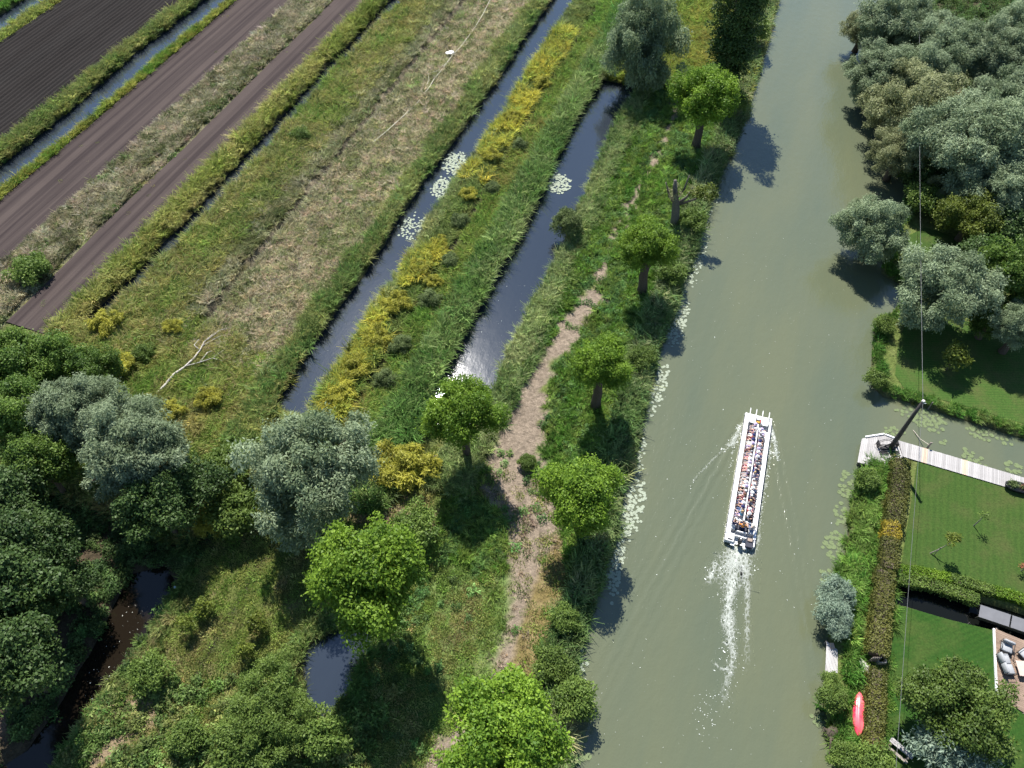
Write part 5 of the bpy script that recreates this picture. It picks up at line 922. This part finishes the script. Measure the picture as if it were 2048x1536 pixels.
for r0 in (.75, .95):
    fb = MB(); fb.tube([(-.5 + r0 * math.cos(q) * .9, .2 + .1 * r0, .15 + r0 * math.sin(q)) for q in np.linspace(0, math.pi, 12)], .025, 5); fb.build('foot_hoop', M_IRON, pe)
M_CABLE = plain('aluminium_cable', (.13, .133, .133), .8, .2, .1, 5, 0)
ptop = Vector((pb.x, pb.y, zj + 7.15))
def cable(label, a, b_, sag, r_=.013, nseg=24):
    pts = [a.lerp(b_, i / nseg) - Vector((0, 0, sag * 4 * (i / nseg) * (1 - i / nseg))) for i in range(nseg + 1)]; o = MB().tube(pts, r_, 5).build('overhead_cable', M_CABLE, None); tag(o, label, 'cable', 'overhead cables on the dark pole')
fa = G(1845, 250, 8.2); fd = (fa - ptop).normalized(); cable('overhead cable from the dark pole away over the far bank trees', ptop, ptop + fd * 125, .9, .02)
na = G(1801, 1445, 7.0); nd = na - ptop; cable('overhead cable from the dark pole toward the viewer over the lawns', ptop, ptop + nd * 1.6, .25)
# the next poles of the line, outside the frame, carry the far ends
for q, h_ in ((ptop + fd * 125, None), (ptop + nd * 1.6, None)):
    e = empty('utility_pole', (q.x, q.y, .4)); tag(e, 'dark wooden pole carrying the %s end of the overhead cable' % ('far' if q.y > 60 else 'near'), 'pole'); MB().tube([(0, 0, 0), (0, 0, q.z - .35)], [.22, .14], 10).build('pole_shaft', M_TAR, e, True)

# ------------------------------------------------------------------ small landing, kayak, bench, gate
la = [G(u, v, .5) for u, v in [(1650, 1346), (1653, 1283), (1675, 1300), (1675, 1346)]]; le = empty('landing', (la[0].x, la[0].y, 0)); tag(le, 'small weathered plank landing at the river edge', 'landing')
planks(le, (la[0].x, la[0].y), [tuple(p[:2]) for p in la], (1, .05), .24, .012, .5, .55, lambda k: M_DECK)
for p in la: MB().tube([(0, 0, -.8), (0, 0, .495)], .07, 7).build('pile', M_POST, le, loc=(p.x - la[0].x, p.y - la[0].y, 0))
p = G(1664, 1292, .56); tag(MB().box((0, 0, .06), (.3, .42, .12)).build('wooden_crate', M_DECKN, None, bevel=.015, loc=(p.x, p.y, .56)), 'small tan box lying on the weathered landing', 'box')
ka, kb = G(1719, 1384, .6), G(1716, 1474, .6); kd = ka - kb; KL = kd.length; kc = (ka + kb) / 2
ke = empty('kayak', (kc.x, kc.y, .62), math.atan2(kd.y, kd.x) - math.pi / 2); tag(ke, 'red pink kayak lying hull up on the grass beside the hedge', 'kayak')
m, n, out = newmat('red_kayak_plastic'); bl = noise(n, coords(n, (.6, .5, 1)), 1.6, 3); bsdf(n, out, mixc(n, ramp(n, bl, [(.35, (0, 0, 0)), (.62, (1, 1, 1))]), (.62, .012, .07), (.85, .16, .17)), .28, .5, bump(n, noise(n, coords(n), 30, 3), .05, .01)); M_KAYAK = m
def kayak_shell(z_scale, wmul=1.0, up=True):
    V = []; Fc = []; ns, nr = 25, 13
    for i in range(ns):
        f = i / (ns - 1) * 2 - 1; wd = .43 * (1 - abs(f) ** 2.6) ** .75 * wmul + .006; hg = z_scale * (1 - abs(f) ** 3) + .03; rock = .1 * f * f
        for j in range(nr):
            q = math.pi * j / (nr - 1); rx = math.cos(q); rz = math.sin(q) ** .8; keel = .025 * math.exp(-(rx * 6) ** 2) + .018 * math.cos(rx * 9)
            V.append((rx * wd, f * KL / 2, rz * hg + keel * (1 - abs(f) ** 4) * (rz > .3) + rock * (.3 if up else -.2)))
    for i in range(ns - 1):
        for j in range(nr - 1): Fc.append((i * nr + j, i * nr + j + 1, (i + 1) * nr + j + 1, (i + 1) * nr + j))
    return V, Fc
kv, kf = kayak_shell(.26); link('hull', npmesh('hull', kv, kf, M_KAYAK, True), ke); kv, kf = kayak_shell(.09, .97, False); kv = [(x, y, -z) for x, y, z in kv]; link('deck', npmesh('deck', kv, [f_[::-1] for f_ in kf], M_KAYAK, True), ke)
for sy in (-1, 1): MB().tube([(-.05, sy * (KL / 2 - .06), .08), (.05, sy * (KL / 2 - .06), .08)], .03, 6).build('grab_handle', M_BLACK, ke)
ba, bb = G(1781, 1478, .95), G(1826, 1515, .95); bd = bb - ba; be = empty('picnic_bench', ((ba.x + bb.x) / 2, (ba.y + bb.y) / 2, .53), math.atan2(bd.y, bd.x)); tag(be, 'weathered wooden picnic bench at the bottom of the garden lawn', 'bench'); bl_ = bd.length
for k in range(3): MB().box((0, .12 - k * .13, .46), (bl_, .115, .045)).build('slat', M_DECK, be)
MB().box((0, -.55, .3), (bl_ * .9, .2, .045)).build('lower_board', M_POST, be)
for sx in (-1, 1): MB().box((sx * bl_ * .38, -.1, .215), (.09, .5, .43)).build('leg', M_POST, be); 
for sx in (-1, 1): MB().box((sx * bl_ * .34, -.3, .2), (.06, .75, .07)).build('brace', M_POST, be)
p = G(1752, 1322, .6); ge = empty('garden_gate', (p.x, p.y, .5)); tag(ge, 'low wooden gate in the gap between two hedges', 'gate')
for k in range(5): MB().box((-.5 + k * .14, .0, .5), (.11, .04, .9)).build('slat', M_POST, ge)
for zz in (.25, .75): MB().box((-.22, -.04, zz), (.75, .04, .08)).build('rail', M_POST, ge)
p = G(1763, 1318, .9); e = empty('compost_bin', (p.x, p.y, .5)); tag(e, 'small grey crate beside the low gate', 'crate')
for dx, dy, sx, sy in ((-.28, 0, .05, .56), (.28, 0, .05, .56), (0, -.28, .61, .05), (0, .28, .61, .05)): MB().box((dx, dy, .25), (sx, sy, .5)).build('side', M_DECK, e)
p = G(1728, 1332, .5); tag(MB().prism([(-.3, -.5), (.2, -.62), (.35, .0), (.1, .35), (-.15, .65), (-.3, .2)], 0, .06).build('stone_slab', plain('pale_stone', (.5, .47, .44), .9, .2, .2, 4, .4), None, loc=(p.x, p.y, .5)), 'pale irregular stone slab in front of the garden gate', 'slab')
# broken root and old boards on the bank
p = G(1662, 1470, .3); e = empty('tree_stump', (p.x, p.y, .1)); tag(e, 'broken stump with bare roots on the river bank near the kayak', 'stump'); r_ = random.Random(4)
MB().tube([(0, 0, -.3), (.05, .1, .3), (.1, .25, .75)], [.55, .45, .28], 9).build('trunk', M_BARK, e, True)
for k in range(5):
    a = k * 1.25 + r_.uniform(-.5, .5); MB().tube([(0, .1, .35), (math.cos(a) * .6, math.sin(a) * .7, .45 + r_.uniform(-.1, .25)), (math.cos(a) * r_.uniform(.7, 1.2), math.sin(a) * r_.uniform(.8, 1.7) - .3, .1 + r_.uniform(0, .3))], [.13, .07, .02], 5).build('root', M_BARK, e)

# ------------------------------------------------------------------ terrace with furniture, grey panels, planter
te = [G(u, v, .62) for u, v in [(1990, 1257), (2048, 1281), (2180, 1335), (2180, 1500), (2048, 1425), (1996, 1393)]]; to = (te[0].x, te[0].y)
tt = empty('terrace', (to[0], to[1], 0)); tag(tt, 'brown wooden garden terrace at the right edge', 'terrace'); M_TERR = wood('terrace_board', (.19, .13, .095), (.3, .22, .165), axis=1)
tax = Vector((te[1] - te[0]).normalized()[:2]); planks(tt, to, [tuple(p[:2]) for p in te], (-tax.y, tax.x), .15, .008, .57, .62, lambda k: M_TERR)
d = te[5] - te[0]; o = MB().box((0, 0, .6), (d.length, .14, .16)).build('white_edge', M_WHITE, tt, bevel=.01, loc=((te[0].x + te[5].x) / 2 - to[0] - .09, (te[0].y + te[5].y) / 2 - to[1], 0)); o.rotation_euler = (0, 0, math.atan2(d.y, d.x))
for p in te[:2] + te[4:]: MB().box((0, 0, .28), (.12, .12, .56)).build('post', M_POST, tt, loc=(p.x - to[0] + (.15 if p is te[0] or p is te[5] else 0), p.y - to[1], 0))
M_CUSH = plain('grey_cushion', (.33, .34, .35), .9, .15, .1, 5, .2); M_FRAME = plain('dark_metal_frame', (.04, .038, .036), .4, .5)
def seat_set(name, label, cat, u, v, rz, wd, nseat):
    p = G(u, v, .95); e = empty(name, (p.x, p.y, .622), rz); tag(e, label, cat, 'grey cushioned terrace furniture'); 
    fm = MB(); fm.box((0, 0, .2), (wd, .8, .05)); fm.build('frame', M_FRAME, e)
    for sx in (-1, 1):
        MB().tube([(sx * (wd / 2 + .02), .42, .02), (sx * (wd / 2 + .02), .42, .6), (sx * (wd / 2 + .02), -.4, .6), (sx * (wd / 2 + .02), -.4, .02)], .025, 6).build('armrest', M_FRAME, e)
    for k in range(nseat):
        cx = (k - (nseat - 1) / 2) * wd / nseat; MB().box((cx, .08, .32), (wd / nseat - .03, .66, .18)).build('seat_cushion', M_CUSH, e, True, .05); MB().box((cx, -.32, .58), (wd / nseat - .03, .18, .48), rx=-.2).build('back_cushion', M_CUSH, e, True, .05)
seat_set('armchair', 'grey cushioned armchair at the upper left of the terrace', 'armchair', 2014, 1294, 2.65, .8, 1)
seat_set('garden_sofa', 'grey cushioned two seat sofa on the terrace', 'sofa', 2012, 1328, -math.pi / 2, 1.55, 2)
seat_set('armchair', 'grey cushioned armchair cut by the right edge of the terrace', 'armchair', 2052, 1308, math.pi / 2 + .5, .8, 1)
p = G(2052, 1338, 1.0); e = empty('garden_table', (p.x, p.y, .622), -.1); tag(e, 'low beige topped terrace table in front of the sofa', 'table'); MB().box((0, 0, .42), (1.25, 1.15, .05)).build('table_top', plain('beige_top', (.52, .4, .34), .6), e, bevel=.01)
for sx in (-1, 1):
    for sy in (-1, 1): MB().tube([(sx * .56, sy * .5, 0), (sx * .56, sy * .5, .395)], .025, 6).build('leg', M_FRAME, e)
M_PANEL = plain('grey_panel', (.2, .2, .21), .6, .3, .15, 2, .1)
a, b_ = G(1956, 1222, .9), G(2150, 1287, .9); d = b_ - a; rz = math.atan2(d.y, d.x); ln = d.length; e = empty('cold_frame', ((a.x + b_.x) / 2, (a.y + b_.y) / 2, .45), rz); tag(e, 'long low frame with sloping grey panels beside the dark garden ditch', 'frame')
MB().box((0, .42, .35), (ln, .05, .7)).build('back_board', M_FRAME, e); MB().box((0, -.42, .2), (ln, .05, .4)).build('front_board', M_FRAME, e)
np_ = max(2, round(ln / 2.6))
for k in range(np_): MB().box((-ln / 2 + (k + .5) * ln / np_, 0, .58), (ln / np_ - .12, .95, .04), rx=.33).build('panel', M_PANEL, e)
p = G(2040, 975, .9); e = empty('planter', (p.x, p.y, .5), -.3); tag(e, 'black boat shaped planter with dry plants at the jetty edge', 'planter')
pv = MB(); n_ = 14
lo = [(1.05 * math.cos(2 * math.pi * k / n_), .36 * math.sin(2 * math.pi * k / n_), .0) for k in range(n_)]; hi = [(1.3 * math.cos(2 * math.pi * k / n_), .5 * math.sin(2 * math.pi * k / n_), .55) for k in range(n_)]; inn = [(1.2 * math.cos(2 * math.pi * k / n_), .42 * math.sin(2 * math.pi * k / n_), .5) for k in range(n_)]
pv.add(lo + hi + inn, [(k, (k + 1) % n_, n_ + (k + 1) % n_, n_ + k) for k in range(n_)] + [(n_ + k, n_ + (k + 1) % n_, 2 * n_ + (k + 1) % n_, 2 * n_ + k) for k in range(n_)] + [tuple(range(n_))[::-1], tuple(range(2 * n_, 3 * n_))]); pv.build('tub', M_BLACK, e, True)
link('plants', crown_mesh('plants', ML['grey'], 71, R0=(.7, .3, .35), clumps=12, csize=(.12, .25), leaves=500, L=(.12, .3), aspect=.2, lower=0)[0], e, (-.4, .05, .6)); link('plants', crown_mesh('plants', plain('reddish_leaf', (.3, .09, .06)), 72, R0=(.4, .25, .25), clumps=8, csize=(.1, .2), leaves=260, L=(.12, .24), aspect=.3, lower=0)[0], e, (.4, 0, .6))

# ------------------------------------------------------------------ saplings on the lawn
p = G(1860, 1107, .5); q = G(1882, 1098, 1.6); e = empty('lawn_sapling', (p.x, p.y, .52)); tag(e, 'leaning young tree tied to a stake on the upper garden lawn', 'sapling')
MB().tube([(0, 0, 0), (.45, .0, .9), (.95, .1, 1.7), (.9, .15, 2.3)], [.05, .045, .035, .02], 6).build('trunk', M_BARKP, e); MB().tube([(.3, -.1, 0), (.3, -.1, 1.3)], .03, 6).build('stake', M_POST, e)
o = link('crown', CROWN['sapling'][0][0], e, (.95, .15, 2.35)); o.scale = (.75, .75, .6)
p = G(1947, 1052, .5); e = empty('lawn_sapling', (p.x, p.y, .52)); tag(e, 'thin nearly bare sapling in the middle of the upper garden lawn', 'sapling'); MB().tube([(0, 0, 0), (.05, .0, 1.0), (.1, .05, 2.0)], [.05, .035, .015], 6).build('trunk', M_BARKP, e)
o = link('crown', crown_mesh('crown', ML['shrub'], 81, R0=(.5, .5, .6), clumps=7, csize=(.12, .22), leaves=130, L=(.1, .2), aspect=.4)[0], e, (.08, 0, 1.7))
p = G(2042, 1142, .5); e = empty('lawn_sapling', (p.x, p.y, .52)); tag(e, 'small red leaved sapling at the right edge of the upper lawn', 'sapling'); MB().tube([(0, 0, 0), (0, .0, .8)], [.04, .02], 6).build('trunk', M_BARKP, e); link('crown', crown_mesh('crown', plain('rust_leaf', (.3, .1, .05), .7), 82, R0=(.5, .5, .3), clumps=7, csize=(.12, .22), leaves=200, L=(.1, .2), aspect=.4)[0], e, (0, 0, .8))

# ------------------------------------------------------------------ fallen branch, hose and cloth in the meadow
fb = [G(u, v, z) for u, v, z in [(306, 796, .75), (330, 770, 1.0), (348, 748, 1.1), (368, 735, 1.15), (388, 716, 1.2), (400, 700, 1.2), (408, 684, 1.1), (430, 664, 1.0)]]
e = empty('fallen_branch', (fb[0].x, fb[0].y, .4)); tag(e, 'bare bleached fallen branch lying across the meadow', 'branch'); O_ = Vector((fb[0].x, fb[0].y, .4)); M_BLEACH = plain('bleached_wood', (.5, .46, .41), .85, .2, .2, 6, .3)
MB().tube([p - O_ for p in fb], [.13, .12, .11, .1, .08, .06, .05, .025], 8).build('stem', M_BLEACH, e, True)
for pts in ([(372, 732, 1.15), (398, 725, 1.2), (425, 716, 1.1), (458, 692, .9)], [(404, 692, 1.1), (440, 672, 1.0), (470, 668, .8)], [(400, 700, 1.2), (388, 690, 1.3), (398, 678, 1.3)], [(425, 716, 1.1), (445, 722, .9), (470, 705, .8)], [(415, 680, 1.1), (440, 660, 1.1), (462, 655, .9)], [(400, 724, 1.2), (415, 705, 1.1), (430, 700, .9)]):
    q = [G(*k) - O_ for k in pts]; MB().tube(q, np.linspace(.06, .018, len(q)), 6).build('side_branch', M_BLEACH, e, True)
hp = [G(u, v, .95 + .1 * math.sin(i * 2.1)) for i, (u, v) in enumerate([(985, -10), (965, 30), (945, 62), (920, 95), (905, 110), (885, 138), (868, 158), (858, 175), (835, 205), (800, 238), (770, 265), (745, 285)])]
tag(MB().tube(hp, .042, 6).build('irrigation_hose', plain('pale_hose', (.62, .58, .45), .6)), 'pale hose lying along the dry stubble meadow', 'hose')
hp2 = [G(u, v, .92) for u, v in [(905, 112), (890, 128), (873, 142), (856, 147), (858, 160), (853, 170)]]; tag(MB().tube(hp2, .034, 6).build('irrigation_hose', bpy.data.materials['pale_hose']), 'short kinked end of pale hose beside the white sheet', 'hose')
p = G(900, 108, .9); cv = []; cf = []; r_ = random.Random(8)
for i in range(7):
    for j in range(7): cv.append(((i - 3) * .22 * (1 - .07 * abs(j - 3)) + r_.uniform(-.06, .06), (j - 3) * .14 * (1 - .1 * abs(i - 3)) + r_.uniform(-.05, .05), r_.uniform(-.03, .22)))
cf = [(i * 7 + j, (i + 1) * 7 + j, (i + 1) * 7 + j + 1, i * 7 + j + 1) for i in range(6) for j in range(6)]
o = link('plastic_sheet', npmesh('plastic_sheet', cv, cf, plain('white_sheet', (.75, .75, .74), .5), True), None, (p.x, p.y, 1.05)); o.rotation_euler = (0, 0, .5); o.modifiers.new('thick', 'SOLIDIFY').thickness = .015; tag(o, 'crumpled white plastic sheet on the stubble meadow', 'sheet')
p = G(865, 918, .5); tag(MB().tube([(-.5, 0, .15), (0, .05, .17), (.5, .12, .2)], [.16, .17, .15], 9).build('log', M_BARK, None, True, loc=(p.x, p.y, .5)), 'short brown log at the near end of the wide ditch', 'log')
p = G(351, 1176, .7); tag(MB().box((0, 0, .3), (.16, .16, 1.0)).build('marker_post', plain('pale_blue_post', (.45, .55, .65), .5), None, bevel=.01, loc=(p.x, p.y, .1)), 'pale blue marker post beside the dark stream', 'post')
